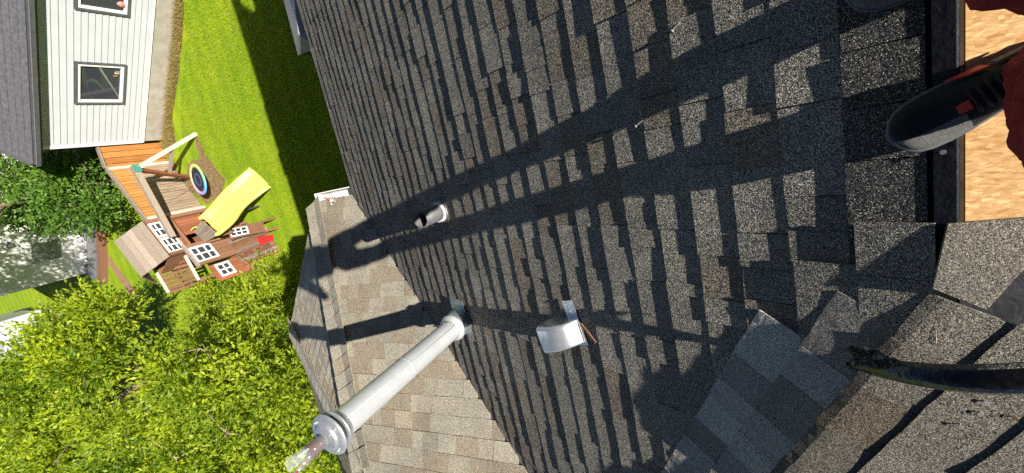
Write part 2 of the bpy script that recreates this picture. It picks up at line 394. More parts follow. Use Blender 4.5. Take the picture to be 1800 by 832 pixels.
# main slope: deck
VS = 3.82                                   # valley: X + Y = VS
XM0 = OM.x
def xs(s): return XM0 + s*cp
SE = s_of(29.9); SR = .212
d = MB()
TL = -6.0
d.slab([Mp(.75,TL,-.012), Mp(SE,TL,-.012), Mp(SE, VS-xs(SE)+.25, -.012), Mp(.75, VS-xs(.75)+.25, -.012)], .014)
d.slab([Mp(SR,TL,-.012), Mp(.7495,TL,-.012), Mp(.7495,.62,-.012), Mp(SR,.48,-.012)], .014)
main = d.build('main_roof_slope', M_FELT, house)
house.location = (2, 1, 0)
def keep(o): o.matrix_parent_inverse = Matrix.Translation(-house.location); return o
keep(main)
rs = random.Random(21)
for n in range(-1, 31):
    s = s_of(n) if n < 30 else SE+.012
    if n == 30: s = SE + .015
    # how far along the course the picture can reach (plus a margin)
    fr_ = (s - s_of(-1))/(SE - s_of(-1))
    tmin = -.75 - 2.6*fr_
    tv = VS - xs(s) + .03
    tmax = min(tv, 1.05 + 2.6*fr_ + .5) if n >= 3 else 0.78 + .24*max(0, n)
    t = tmin - rs.uniform(0, 1)
    while t < tmax - .03:
        t1 = min(t + RL, tmax)
        if tmax - t1 < .08: t1 = tmax
        last = abs(t1 - tmax) < 1e-6 and tv <= tmax + 1e-6
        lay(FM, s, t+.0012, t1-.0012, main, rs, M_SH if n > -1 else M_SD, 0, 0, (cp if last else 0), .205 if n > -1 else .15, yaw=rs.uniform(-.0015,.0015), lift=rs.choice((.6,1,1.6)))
        t = t1
# ridge: smooth upper band of the last course, underlayment, bare board edge, OSB
d = MB(); s0 = s_of(-1)
tp_band = MB()
def hb(s): return -(SR-s)*.55 if s < SR else 0.
band = MB(); band.slab([Mp(SR+.008,-.9,.004), Mp(s0-.155,-.9,.004), Mp(s0-.155,.375,.004), Mp(SR+.008,.375,.004)], .003)
u = MB()
for a, b_ in ((SR+.036, SR), (SR, SR-.004)):
    u.slab([Mp(b_,-1.2,hb(b_)+.0065), Mp(a,-1.2,hb(a)+.0065), Mp(a,.376,hb(a)+.0065), Mp(b_,.376,hb(b_)+.0065)], .003)
keep(u.build('underlayment', M_FELT, house))
u = MB(); u.slab([Mp(SR-.0105,-1.2,.003), Mp(SR-.0045,-1.2,.004), Mp(SR-.0045,.376,.004), Mp(SR-.0105,.376,.003)], .02)
keep(u.build('board_edge', M_DECKDK, house))
def Bp(q, t, n=0.):                          # back slope: q metres behind the ridge
    return Mp(SR-q, t, -.55*q) + Vector((-.3,0,.95)).normalized()*n
u = MB(); u.slab([Bp(2.2,-6,-.03), Bp(.02,-6,-.03), Bp(.02,4.2,-.03), Bp(2.2,4.2,-.03)], .012)
keep(u.build('back_roof_slope', M_FELT, house))
u = MB(); u.slab([Bp(1.6,-2,0), Bp(.011,-2,.0), Bp(.011,.376,.0), Bp(1.6,.376,.0)], .012)
keep(u.build('sheathing_board', M_OSB, house))

u = MB(); u.hexa([Mp(SR-.05,TL,-.5), Mp(SR+.06,TL,-.5), Mp(SR+.06,.5,-.5), Mp(SR-.05,.5,-.5), Mp(SR-.05,TL,-.075), Mp(SR+.06,TL,-.03), Mp(SR+.06,.5,-.03), Mp(SR-.05,.5,-.075)])  # unseen block added under the ridge to stop a light leak
keep(u.build('ridge_light_block', M_DECKDK, house))
# hip strips laid parallel to the hip
A2 = (.65, .65); K2 = Vector((.487,.873)); K2.normalize(); G2 = Vector((-K2.y, K2.x))
def hump(g, k):
    kk_ = [(-.5,.004),(-.3,.008),(-.15,.018),(0.,.032),(.36,.050),(.52,.042),(.68,.016),(.80,.020),(1.0,.050),(1.2,.04),(1.6,.03)]
    hc = kk_[0][1] if k <= kk_[0][0] else kk_[-1][1]
    for (ka, ha), (kb_, hb_) in zip(kk_, kk_[1:]):
        if ka <= k <= kb_: hc = ha + (hb_-ha)*(k-ka)/(kb_-ka)
    gc = .31
    if g < gc:
        f = max(0., g)/gc; return hc*(f*f*(1.5-.5*f)*.35 + f*.65)
    q = g-gc
    return hc - .27*q*min(1., q/.06*.5+.5)
def Np(g, k, n=0.):
    s = A2[0] + G2.x*g + K2.x*k; t = A2[1] + G2.y*g + K2.y*k
    return Mp(s, t, hump(g,k) + n)
hipd = MB()
gs = [0.02 + .06*i for i in range(24)]; ks = [-.18 + .12*i for i in range(22)]
for i in range(len(gs)-1):
    for j in range(len(ks)-1):
        lo = -.004 if gs[i] < .28 else -.10
        hipd.quad(Np(gs[i],ks[j],lo), Np(gs[i],ks[j+1],lo), Np(gs[i+1],ks[j+1],lo), Np(gs[i+1],ks[j],lo))
hipr = keep(hipd.build('hip_roof_slope', M_FELT, house))
def ntab(rs, g0, k0, k1, tone, th=.006, depth=.2, lift=0.):
    """a curved tab that follows the hip: butt at g0, runs to larger g"""
    b = MB(); NG = 8; top = []; jit = [rs.uniform(-.003,.003) for _ in range(5)]; crn = [rs.uniform(0,.006),rs.uniform(0,.002),0,rs.uniform(0,.002),rs.uniform(0,.006)]
    for i in range(NG+1):
        g = g0 + depth*i/NG
        z = .008*(1-i/NG*1.2) + .004 + (lift*(1-i/NG)**2)
        top.append([Np(g + (jit[j] if i == 0 else 0), k0 + (k1-k0)*j/4, z + rs.uniform(0,.0005) + (crn[j]*(1-i/NG)**2)) for j in range(5)])
    nrm = Nv*th
    for i in range(NG):
        for j in range(4):
            b.quad(top[i][j], top[i][j+1], top[i+1][j+1], top[i+1][j], tone)
    for j in range(4): b.quad(top[0][j]-nrm, top[0][j+1]-nrm, top[0][j+1], top[0][j], tone)
    for j in (0, 4):
        for i in range(NG): b.quad(top[i][j]-nrm, top[i+1][j]-nrm, top[i+1][j], top[i][j], tone)
    for i in range(NG): b.quad(top[i][0]-nrm, top[i][4]-nrm, top[i+1][4]-nrm, top[i+1][0]-nrm, tone)
    return b.build('shingle', M_SG if g0 < .2 else M_SN, hipr, tone=True)
rs = random.Random(5)
rows = [(0.0, [0,.211,.34,.439,.59,.717,.86,.98,1.12,1.3]),
        (.144, [-.19,.02,.154,.33,.47,.60,.80,.95,1.1,1.3]),
        (.287, [-.30,-.155,.02,.2,.4,.56,.7,.9,1.1]),
        (.43, [-.34,-.17,-.02,.18,.40,.6,.8]),
        (.575, [-.3,-.1,.12,.3,.5,.7]),
        (.72, [-.33,-.15,.1,.3,.5]), (.865, [-.35,-.1,.2,.45])]
for g0, kk in rows:
    for a, b_ in zip(kk, kk[1:]):
        o = ntab(rs, g0+rs.uniform(-.002,.002), a+.001, b_-.001, rs.uniform(.72,1.) if rs.random() < .35 else rs.uniform(0,.7))
# raised end pieces where the main courses meet the hip
def piece(s0, s1, t0, t1, n0, n1, sk=0., tone=.3, m=M_SH):
    b = MB(); k = 4
    for i in range(k):
        a, c = s0+(s1-s0)*i/k, s0+(s1-s0)*(i+1)/k; za, zc = n0+(n1-n0)*i/k, n0+(n1-n0)*(i+1)/k
        b.hexa([Mp(a,t0,za-.006),Mp(c,t0,zc-.006),Mp(c,t1+sk*0,zc-.006),Mp(a,t1,za-.006),Mp(a,t0,za),Mp(c,t0,zc),Mp(c,t1,zc),Mp(a,t1,za)], tone)
    return b.build('shingle', m, main, tone=True)
piece(.245,.392,.362,.50,.0185,.0205); piece(.245,.39,.502,.66,.019,.021,0,.5)
piece(.36,.538,.478,.60,.0165,.0195,0,.4); piece(.36,.538,.602,.80,.017,.0195,0,.2)
# large back piece beside the bare board
nB = (Hv.cross(Bp(1,0)-Bp(0,0))).normalized(); nB = nB if nB.z > 0 else -nB
b = MB(); up_ = nB*.014
bp_ = [onplane(x, y, Bp(0,0)+up_, nB) for x, y in ((1667,394),(1840,380),(1840,430),(1735,545),(1640,508))]
c_ = sum(bp_, Vector())/5
for q0_, q1_ in zip(bp_, bp_[1:]+bp_[:1]):
    b.tri(q0_, q1_, c_, .4); b.quad(q0_-nB*.008, q1_-nB*.008, q1_, q0_, .4)
b.build('shingle', M_SN, hipr, tone=True)

# bay: side slope (faces -Y), diagonal slope, end slope
C1 = Vector((4.2,.154,EZ)); C2 = Vector((5.36,1.706,EZ))
D1 = Vector((0,-cp,-sp_)); H1 = Vector((1,0,0)); N1 = Vector((0,-sp_,cp))
e2 = (C2-C1).normalized(); n2h = Vector((e2.y,-e2.x,0))
D2 = n2h*cp - Vector((0,0,sp_)); H2 = e2; N2 = n2h*sp_ + Vector((0,0,cp))
D3 = Vector((cp,0,-sp_)); H3 = Vector((0,1,0)); N3 = Vector((sp_,0,cp))
h1 = Vector((-1,0,0)) + e2; h1.normalize()
h2 = -e2 + Vector((0,1,0)); h2.normalize()
def hip1(u): return C1 + h1*u + Vector((0,0,h1.y*u*tp))
def hip2(u): return C2 + h2*u + Vector((0,0,-(h2.dot(n2h))*u*tp))
# apex: the two hips cross
den = h1.x*h2.y - h1.y*h2.x; ua = ((C2.x-C1.x)*h2.y - (C2.y-C1.y)*h2.x)/den
AP = hip1(ua); ub = (AP.xy-C2.xy).length
YR = AP.y; ZR = EZ + (YR-C1.y)*tp
sd = MB(); low = Vector((0,0,-.014))
vy = YR
sd.slab([Vector((VS-C1.y-.3,C1.y,EZ))+low, C1+low, AP+low, Vector((VS-vy-.3,vy,ZR))+low], .012)
side = keep(sd.build('bay_side_slope', M_FELT, house))
dg = MB(); dg.v += [tuple(C1+low), tuple(C2+low), tuple(AP+low)]; dg.f.append((0,1,2)); dg.t.append(0)
diag = keep(dg.build('bay_diagonal_slope', M_FELT, house))
F1 = frame(C1, D1, H1, N1); F2 = frame(C1, D2, H2, N2); F3 = frame(C2, D3, H3, N3)
rs = random.Random(9)
slen = (YR-C1.y)/cp
nrow = int(slen/EXP)
for n in range(0, nrow+1):
    s = .018 - n*EXP                        # downslope coordinate of the butt (eave at 0)
    y = -s*cp + C1.y
    xv = VS - y + .01 - C1.x                # valley end (local t), tucked under the main courses
    xh = h1.x/h1.y*(y-C1.y)                 # hip end
    if xh - xv < .05: break
    t = xv - rs.uniform(0,.8); 
    while t < xh-.01:
        t1 = min(t+RL, xh); t0 = xv-.16 if t <= xv else t
        if t1 - t0 > .03:
            lay(F1, s, t0+.001, t1-.001, side, rs, M_SB, 0, 0, (cp*h1.x/h1.y if t1 == xh else 0), .2, brownp=.42, yaw=rs.uniform(-.001,.001), lift=.5)
        t = t+RL
L12 = (C2-C1).length
# diagonal slope
dmax = (AP-C1).dot(-n2h)                    # plan distance of apex from the eave
ta = (AP-C1).dot(e2)
nrow2 = int(dmax/cp/EXP)
for n in range(0, nrow2+1):
    s = .018 - n*EXP; f = max(0., (-s*cp)/dmax)
    if f > .97: break
    t0r = ta*f; t1r = L12 + (ta-L12)*f
    t = t0r - rs.uniform(0,.5)
    slope_l = ta/dmax*cp; slope_r = (ta-L12)/dmax*cp
    while t < t1r-.01:
        a = max(t, t0r); c = min(t+.5, t1r)
        if c-a > .03:
            lay(F2, s, a+.001, c-.001, diag, rs, M_SBL, 0, slope_l if a == t0r else 0, slope_r if c == t1r else 0, .2, brownp=.4, lift=.5)
        t += .5
# end slope (faces away): a few courses
eslope = MB(); eslope.slab([C2+low, C2+Vector((0,5,0))+low, AP+Vector((0,5-(C2.y-AP.y),0))+low, AP+low], .012)
ends = keep(eslope.build('bay_end_slope', M_FELT, house))
for n in range(0, int((C2.x-AP.x)/cp/EXP)):
    s = .018 - n*EXP; t0r = max(0., -s*cp)*( (AP.y-C2.y)/(C2.x-AP.x))
    lay(F3, s, t0r, t0r+1.5, ends, rs, M_SB, 0, (AP.y-C2.y)/(C2.x-AP.x)*cp, 0, .2, brownp=.4, lift=.5)
# hip caps
def hipcaps(P, dirv, na, nb, Ltot, par, mm):
    d3 = dirv; n = int(Ltot/EXP)
    for i in range(n):
        a = P + d3*(i*EXP-.015); c = P + d3*(i*EXP+.155)
        b = MB()
        for sdv, nn in ((na, 1), (nb, -1)):
            pass
        tn = random.uniform(.3,.7)
        up = Vector((0,0,1)) - d3*d3.z; up.normalize()
        za, zc = up*.022, up*.010
        la, lb = na*.15, nb*.15
        rr = [a+la+za*.6, c+la+zc*.6, c+za*0+zc*1.4, a+za*1.25]
        b.quad(a+la+za*.55, c+la+zc*.5, c+zc*1.2, a+za*1.2, tn); b.quad(a+za*1.2, c+zc*1.2, c+lb+zc*.5, a+lb+za*.55, tn)
        dn = up*-.004
        b.quad(a+la+za*.55+dn, a+la+za*.55, a+za*1.2, a+za*1.2+dn, tn); b.quad(a+za*1.2+dn, a+za*1.2, a+lb+za*.55, a+lb+za*.55+dn, tn)
        b.quad(a+la+za*.55+dn, c+la+zc*.5+dn, c+la+zc*.5, a+la+za*.55, tn); b.quad(a+lb+za*.55, c+lb+zc*.5, c+lb+zc*.5+dn, a+lb+za*.55+dn, tn)
        b.build('hip_cap', mm, par, tone=True)
hd1 = (hip1(1)-hip1(0)).normalized(); hd2 = (hip2(1)-hip2(0)).normalized()
def inpl(nrm, d3, sgn):
    v = nrm.cross(d3).normalized(); return v*sgn
hipcaps(C1.copy(), hd1, inpl(N1, hd1, -1), inpl(N2, hd1, 1), (AP-C1).length, side, M_SB)
hipcaps(C2.copy(), hd2, inpl(N2, hd2, -1), inpl(N3, hd2, 1), (AP-C2).length, diag, M_SBL)
# fascia, gutters and walls below the eaves
XE = xs(SE)
fb = MB(); fb.box(XE-.02, TL, EZ-.2, XE+.004, C1.y-.02, EZ-.022)
keep(fb.build('fascia', M_WHITE, house))
def gutter(a, b, out, name='gutter', m=M_WHITE):
    g = MB(); a = Vector(a); b = Vector(b); o = Vector(out)
    prof = [(0.0,-.01),(0.0,-.10),(.085,-.10),(.115,-.03),(.115,-.008),(.105,-.008),(.105,-.03),(.078,-.093),(.006,-.093),(.006,-.01)]
    n = len(prof); i0 = len(g.v)
    for q in (a, b):
        for r, z in prof: g.v.append(tuple(q + o*r + Vector((0,0,z))))
    for k in range(n):
        g.f.append((k, (k+1)%n, n+(k+1)%n, n+k)); g.t.append(0)
    g.f.append(tuple(range(n))[::-1]); g.f.append(tuple(range(n,2*n))); g.t += [0,0]
    for q in (a, b):                        # end caps
        g.slab([q+Vector((0,0,-.1)), q+o*.085+Vector((0,0,-.1)), q+o*.115+Vector((0,0,-.01)), q+Vector((0,0,-.01))], .002)
    o_ = keep(g.build(name, m, house)); return o_
gutter((XE+.01, C1.y+.005, EZ-.01), (C1.x-.0, C1.y+.005, EZ-.01), (0,-1,0))
wl = MB(); wl.box(-2.4, TL, 0, XE-.4, 8, EZ-.2)
wl.box(XM0-.1, TL, EZ-.3, XM0+.08, 8, Mp(SR,0).z-.12)  # inner slab added below the ridge to keep sun from passing through the attic
keep(wl.build('wall', M_SIDING, house))
wl = MB(); bw = [Vector((XE-.45,C1.y+.4,0)), Vector((C1.x-.15,C1.y+.4,0)), C2+Vector((-.45,.0,-EZ)), C2+Vector((-.45,5,-EZ)), Vector((XE-.45,7,0))]
for a, b_ in zip(bw, bw[1:]): wl.quad(a, b_, b_+Vector((0,0,EZ-.1)), a+Vector((0,0,EZ-.1)))
keep(wl.build('bay_wall', M_SIDING, house))

# ------------------------------------------------------------------ things on the roof
def shift(o, e): o.matrix_parent_inverse = Matrix.Translation(-e.location); return o
# flue
PC = onplane(815, 560, OM, Nv)
ch = empty('flue_pipe', PC); tag(ch, 'tall pale metal flue pipe with round cap rising from the charcoal roof', 'flue')
zt = CZ - 1.27
b = MB()
fl = [PC + Dv*x + Hv*y + Nv*.024 for x, y in ((-.10,-.17),(.11,-.17),(.11,.10),(-.10,.10))]
b.slab(fl, .002)
b.build('flashing_plate', M_FLASH, ch)
b = MB(); b.lathe([(.118,-.06),(.112,.02),(.098,.10),(.084,.165),(.081,.168)], PC, 36)
b.build('flashing_cone', M_FLASH, ch, True)
b = MB(); b.lathe([(.077,.20),(.098,.168),(.101,.160),(.099,.158),(.077,.185)], PC, 36)
b.build('storm_collar', M_GALV2, ch, True)
b = MB(); H_ = zt-PC.z
b.lathe([(.074,-.05),(.074,H_)], PC, 40)
b.bar(PC+Vector((-.0745*.8,-.0745*.6,.2)), PC+Vector((-.0745*.8,-.0745*.6,H_)), .004, .003, (1,0,0))
b.build('pipe', M_GALV2, ch, True)
for k in range(5):
    a = math.atan2(-.6,-.8) + .5*(k-2); b = MB(); q = PC+Vector((.0745*math.cos(a),.0745*math.sin(a),.235)); b.tube([q, q+Vector((math.cos(a),math.sin(a),0))*.003], .004, 8); b.build('screw', M_STEELN, ch)
b = MB(); b.lathe([(.0745,H_*.56),(.0762,H_*.56+.003),(.0762,H_*.56+.010),(.0745,H_*.56+.013)], PC, 40); b.build('joint_band', M_GALV2, ch, True)
b = MB(); b.lathe([(.076,H_-.03),(.078,H_-.006),(.10,H_+.004),(.103,H_+.012),(.100,H_+.016),(.078,H_+.012),(.074,H_+.012)], PC, 40)
b.build('lower_cap_ring', M_GALV, ch, True)
b = MB(); b.lathe([(.07,H_+.01),(.07,H_+.05)], PC, 32); b.build('cap_neck', M_BORE, ch, True)
b = MB(); b.lathe([(.072,H_+.044),(.106,H_+.045),(.112,H_+.049),(.110,H_+.056),(.094,H_+.064),(.074,H_+.067),(.071,H_+.068),(.069,H_+.078),(.060,H_+.081),(.040,H_+.083),(.0,H_+.084)], PC, 44)
b.build('cap', M_GALV, ch, True)
for k in range(4):
    a = k*math.pi/2+.6; b = MB(); b.tube([PC+Vector((.088*math.cos(a),.088*math.sin(a),H_+.066)), PC+Vector((.088*math.cos(a),.088*math.sin(a),H_+.074))], .005, 8); b.build('rivet', M_STEELN, ch)
for o in ch.children: shift(o, ch)
# glass on the cap
PG = PC + Vector((0,0,H_+.085))
gl = empty('drinking_glass', PG); tag(gl, 'tall clear glass with dark red drink standing on the flue cap', 'glass')
HG = .185
b = MB(); b.lathe([(.0,.0),(.031,.0),(.033,.006),(.044,HG-.012),(.046,HG-.006),(.045,HG),(.042,HG-.002),(.030,.012),(.0,.010)], PG, 32); shift(b.build('tumbler', M_GLASS, gl, True), gl)
b = MB(); b.lathe([(.0,.0125),(.0288,.0125),(.0345,.088),(.0,.088)], PG, 28); shift(b.build('drink', M_WINE, gl, True), gl)
b = MB()
for k in range(7):                          # faded white print on the side
    a = math.atan2(-.6,-.8)+.28; z = .10+.009*k; r = .0335+.0115*z/HG+.0012
    aw = .10+.05*(k%3)
    q = [PG+Vector((r*math.cos(a+d_), r*math.sin(a+d_), z+e_)) for d_, e_ in ((-aw,0),(aw,0),(aw,.004),(-aw,.004))]
    b.quad(*q)
shift(b.build('print', M_WHITE, gl), gl)
b = MB(); p0 = PG+Vector((.015,.012,.02)); p1 = PG+Vector((-.036,.034,HG+.075))
st_ = empty('drinking_straw', p0); tag(st_, 'red and white striped straw leaning out of the glass', 'straw')
for k in range(14):
    a, c = p0.lerp(p1, k/14), p0.lerp(p1, (k+1)/14)
    b = MB(); b.tube([a, c], .0042, 10); shift(b.build('stripe', M_RED if k % 2 else M_WHITE, st_, True), st_)

# plumbing vent
PV = onplane(778, 371, OM, Nv)
pv = empty('plumbing_vent', PV); tag(pv, 'short black plastic vent pipe with pale grey collar on the charcoal roof', 'vent pipe')
zv = VZ(PV, 737, 383) - PV.z
b = MB(); b.lathe([(.056,-.05),(.056,zv),(.050,zv),(.050,zv-.16)], PV, 32); b.build('pipe', M_ABS, pv, True)
b = MB(); b.lathe([(.0498,zv-.155),(.0,zv-.155)], PV, 24); b.build('bore', M_BORE, pv)
b = MB(); b.lathe([(.073,-.04),(.071,.03),(.066,.068),(.062,.074),(.057,.074)], PV, 32); b.build('collar', M_RUB, pv, True)
b = MB(); b.slab([PV + Dv*x + Hv*y + Nv*.0215 for x, y in ((-.10,-.08),(.07,-.08),(.07,.08),(-.10,.08))], .002); b.build('flashing_plate', M_ABS, pv)
for o in pv.children: shift(o, pv)

# exhaust hood
PE = onplane(1008, 578, OM, Nv)
eh = empty('exhaust_hood', PE); tag(eh, 'galvanised scoop shaped exhaust hood beside the flue pipe', 'roof vent')
rz = Matrix.Rotation(rad(14), 3, Nv)
De, He = rz @ Dv, rz @ Hv
def EP(x, y, z): return PE + De*x + He*y + Nv*z
b = MB(); NU, NW = 10, 14; grid = []
for i in range(NU+1):
    u_ = i/NU; x = -.085 + .175*u_; e1 = min(1., u_*1.5); ht = .012 + .105*math.sqrt(max(0., 1-(1-e1)**2)) + .018*u_; wd = .058 + .016*u_
    row = []
    for j in range(NW+1):
        a = math.pi*j/NW; cy = math.cos(a); cz = math.sin(a)
        cy = math.copysign(abs(cy)**.22, cy); cz = abs(cz)**.22
        row.append(EP(x, wd*cy, .02+ht*cz))
    grid.append(row)
for i in range(NU):
    for j in range(NW): b.quad(grid[i][j], grid[i+1][j], grid[i+1][j+1], grid[i][j+1])
for j in range(NW): b.tri(grid[0][j], grid[0][j+1], EP(-.085,0,.02))
o = b.build('hood', M_GALV, eh, True); md = o.modifiers.new('weld','WELD'); md.merge_threshold = .0004; md = o.modifiers.new('thick','SOLIDIFY'); md.thickness = .0012; md = o.modifiers.new('split','EDGE_SPLIT'); md.split_angle = rad(35)
b = MB()
lipp = grid[NU]
for j in range(NW): b.quad(lipp[j], lipp[j]+De*.012-Nv*.004, lipp[j+1]+De*.012-Nv*.004, lipp[j+1])
b.build('lip', M_GALV, eh)
b = MB(); b.slab([EP(-.09,-.155,.018), EP(-.01,-.155,.018), EP(-.01,.08,.018), EP(-.09,.08,.018)], .0015); b.build('flange', M_FLASH, eh)
for x, y in ((-.07,-.14),(-.03,-.135),(-.05,-.10)):
    b = MB(); b.tube([EP(x,y,.0205), EP(x,y,.0235)], .005, 8); b.build('nail_head', M_STEELN, eh)
for o in eh.children: shift(o, eh)
b = MB(); b.bar(onplane(1021,570,OM+Nv*.03,Nv), onplane(1047,603,OM+Nv*.035,Nv), .014, .006, Nv)
tag(b.build('wood_shim', M_WBROWN), 'thin brown wooden shim lying by the exhaust hood', 'shim')

# nails left on the roof
def nail(p, d, ln, label, m=M_STEELN, group=None):
    e = empty('roofing_nail', p); tag(e, label, 'nail', group)
    d = Vector(d).normalized(); b = MB(); b.tube([p, p+d*ln], .0016, 6); shift(b.build('shank', m, e), e)
    b = MB(); b.tube([p+d*ln, p+d*(ln+.0016)], .0052, 12); shift(b.build('head', m, e), e)
q = onplane(1196,38,OM+Nv*.014,Nv); nail(q, (Dv*.8+Hv*.5+Nv*.12), .032, 'loose nail lying in the sun beside a leg shadow')
q = onplane(1130,212,OM+Nv*.014,Nv); nail(q, (Dv*.8+Hv*.45+Nv*.3), .03, 'bent nail sticking up between the two leg shadows')
for i, (x, y) in enumerate(((1734,698),(1728,720),(1718,739),(1683,756))):
    g_ = onplane(x, y, OM + Nv*.02, Nv); rel = g_-OM; s2, t2 = rel.dot(Dv)-A2[0], rel.dot(Hv)-A2[1]
    gg, kk = s2*G2.x+t2*G2.y, s2*K2.x+t2*K2.y
    nail(Np(gg,kk,.008), Nv+Vector((-.2,.1*(i-1),0)), .008+.004*(i == 3), 'pale nail head in the row of four on the tan hip shingle', M_STEELN, 'row of exposed nails on the hip')
q = onplane(1782,747,OM,Nv); rel = q-OM; s2, t2 = rel.dot(Dv)-A2[0], rel.dot(Hv)-A2[1]
nail(Np(s2*G2.x+t2*G2.y, s2*K2.x+t2*K2.y,.010), Nv, .004, 'yellowish rusty nail head set apart from the row of four', M_RUST)
q = onplane(1637,567//2+28,OM+Nv*.02,Nv); nail(Mp(.232,.205,.006), Nv, .004, 'single pale nail head at the edge of the black underlayment')

# torn black strip curling over the hip
cs = empty('torn_shingle_strip', Np(.3,0)); tag(cs, 'torn glossy black roofing strip curling up over the hip shingles', 'roofing strip')
def atpx(x, y, n):
    q = onplane(x, y, OM + Nv*n, Nv); return q
ctr = [(1490,640,.03),(1530,646,.06),(1580,654,.085),(1640,662,.10),(1700,667,.105),(1770,668,.10),(1850,664,.08)]
hw = [.012,.024,.030,.032,.034,.036,.036]
pp = [atpx(*c_) for c_ in ctr]
b = MB(); b2 = MB(); prev = None
tilt_ = []
for k, p_ in enumerate(pp):
    tg = (pp[min(k+1,len(pp)-1)]-pp[max(k-1,0)]).normalized(); sd_ = Nv.cross(tg).normalized()
    row = []
    for j in range(9):
        a = -1+2*j/8; row.append(p_ + sd_*hw[k]*a + Nv*(hw[k]*.55*(1-a*a)) + Nv*random.uniform(-.001,.001))
    tilt_.append(row)
for k in range(len(pp)-1):
    for j in range(8):
        (b if 1 <= j <= 6 else b2).quad(tilt_[k][j], tilt_[k+1][j], tilt_[k+1][j+1], tilt_[k][j+1], .3)
o = b.build('tar_band', M_TAR, cs, True); shift(o, cs); o.modifiers.new('weld','WELD'); m_ = o.modifiers.new('s','SUBSURF'); m_.levels = m_.render_levels = 2; m_ = o.modifiers.new('t','SOLIDIFY'); m_.thickness = .004
o = b2.build('granule_edge', M_SN, cs, True, tone=True); shift(o, cs); o.modifiers.new('weld','WELD'); m_ = o.modifiers.new('s','SUBSURF'); m_.levels = m_.render_levels = 2; m_ = o.modifiers.new('t','SOLIDIFY'); m_.thickness = .004
# lower torn flap
fp = [(1495,640),(1545,640),(1600,655),(1560,615)]
def flap(name, pts, label, n0=.02, mm=None):
    e = empty(name, atpx(*pts[0][:2], n0)); tag(e, label, 'roofing scrap')
    b = MB(); P0_ = [atpx(x, y, z) for x, y, z in pts]; c = sum(P0_, Vector())/len(P0_); P = []
    for a, d_ in zip(P0_, P0_[1:]+P0_[:1]):
        for q_ in range(5):
            w_ = a.lerp(d_, q_/5); P.append(w_ + (w_-c)*random.uniform(-.22,.12) + Nv*random.uniform(-.005,.006))
    for a, d_ in zip(P, P[1:]+P[:1]):
        m1 = a.lerp(c, .5)+Nv*random.uniform(-.004,.008); m2_ = d_.lerp(c, .5); b.tri(a, d_, m1, .3); b.tri(m1, d_, c+Nv*.004, .3)
    o = b.build('torn_piece', mm or M_SD, e, tone=True); shift(o, e); o.modifiers.new('weld','WELD'); m_ = o.modifiers.new('t','SOLIDIFY'); m_.thickness = .005
flap('roofing_scrap', [(1488,606,.075),(1530,612,.085),(1600,640,.10),(1560,652,.09),(1500,640,.075)], 'ragged dark granule scrap at the tip of the black strip')

# gutter litter
pb = onplane(593, 355, Vector((0,0,EZ-.03)), Vector((0,0,1)))
b = MB(); rs = random.Random(4)
for k in range(40):
    c_ = pb + Vector((rs.gauss(0,.035), -.04+rs.gauss(0,.025), rs.uniform(-.02,.05))); r_ = rs.uniform(.015,.035)
    v3 = [c_ + Vector((rs.uniform(-1,1), rs.uniform(-1,1), rs.uniform(-1,1)))*r_ for _ in range(3)]; b.tri(*v3)
bg_ = b.build('plastic_bag', M_BAG); tag(bg_, 'crumpled white plastic bag caught in the bay gutter', 'plastic bag')
b = MB(); b.bar(pb+Vector((.14,-.07,.04)), pb+Vector((.02,-.05,.05)), .02, .012); tag(b.build('litter_scrap', M_PINK), 'small pink scrap beside the plastic bag in the gutter', 'litter')
for k, (x, y) in enumerate(((607,356),(613,352),(618,355))):
    b = MB(); q = onplane(x, y, Vector((0,0,EZ-.05)), Vector((0,0,1))); 
    for j in range(12): 
        c_ = q+Vector((rs.gauss(0,.02), rs.gauss(0,.012)-.03, rs.uniform(0,.03))); v3 = [c_+Vector((rs.uniform(-1,1), rs.uniform(-1,1), rs.uniform(-.5,.5)))*.022 for _ in range(3)]; b.tri(*v3)
    tag(b.build('leaf_litter', M_SOIL), 'clump of brown leaf litter lying in the bay gutter', 'leaf litter', 'leaf litter in the gutter')

# sheet metal canopy below the main eave
cn = empty('metal_canopy', (XE,-2.2,0)); tag(cn, 'dark blue grey folded metal canopy jutting out under the main eave', 'canopy')
z1_ = EZ-.25
pA, pB_, pC, pD = G(524,96,z1_), G(497,0,z1_), G(560,60,z1_+.12), G(547,90,z1_-.0)
b = MB()
q0 = G(497,-10,z1_); q1 = G(525,97,z1_-.08); q2 = G(516,-10,z1_+.14); q3 = G(524,60,z1_+.10); q4 = G(560,85,z1_-.06); q5 = G(560,-10,z1_+.12)
b.tri(q0, q1, q3); b.tri(q0, q3, q2); b.tri(q3, q1, q4); b.quad(q2, q3, q4, q5)
o = b.build('sheet', M_GUT, cn); shift(o, cn); m_ = o.modifiers.new('t','SOLIDIFY'); m_.thickness = .01
b = MB(); b.bar(q0+Vector((0,0,-.02)), q1+Vector((0,0,-.02)), .03, .03); shift(b.build('rim', M_GUT, cn), cn)
for q in (q1, q4): 
    b = MB(); b.bar(Vector((q.x-.02,q.y-.04,0)), q+Vector((-.02,-.04,-.03)), .05, .05); shift(b.build('post', M_FASCIA, cn), cn)

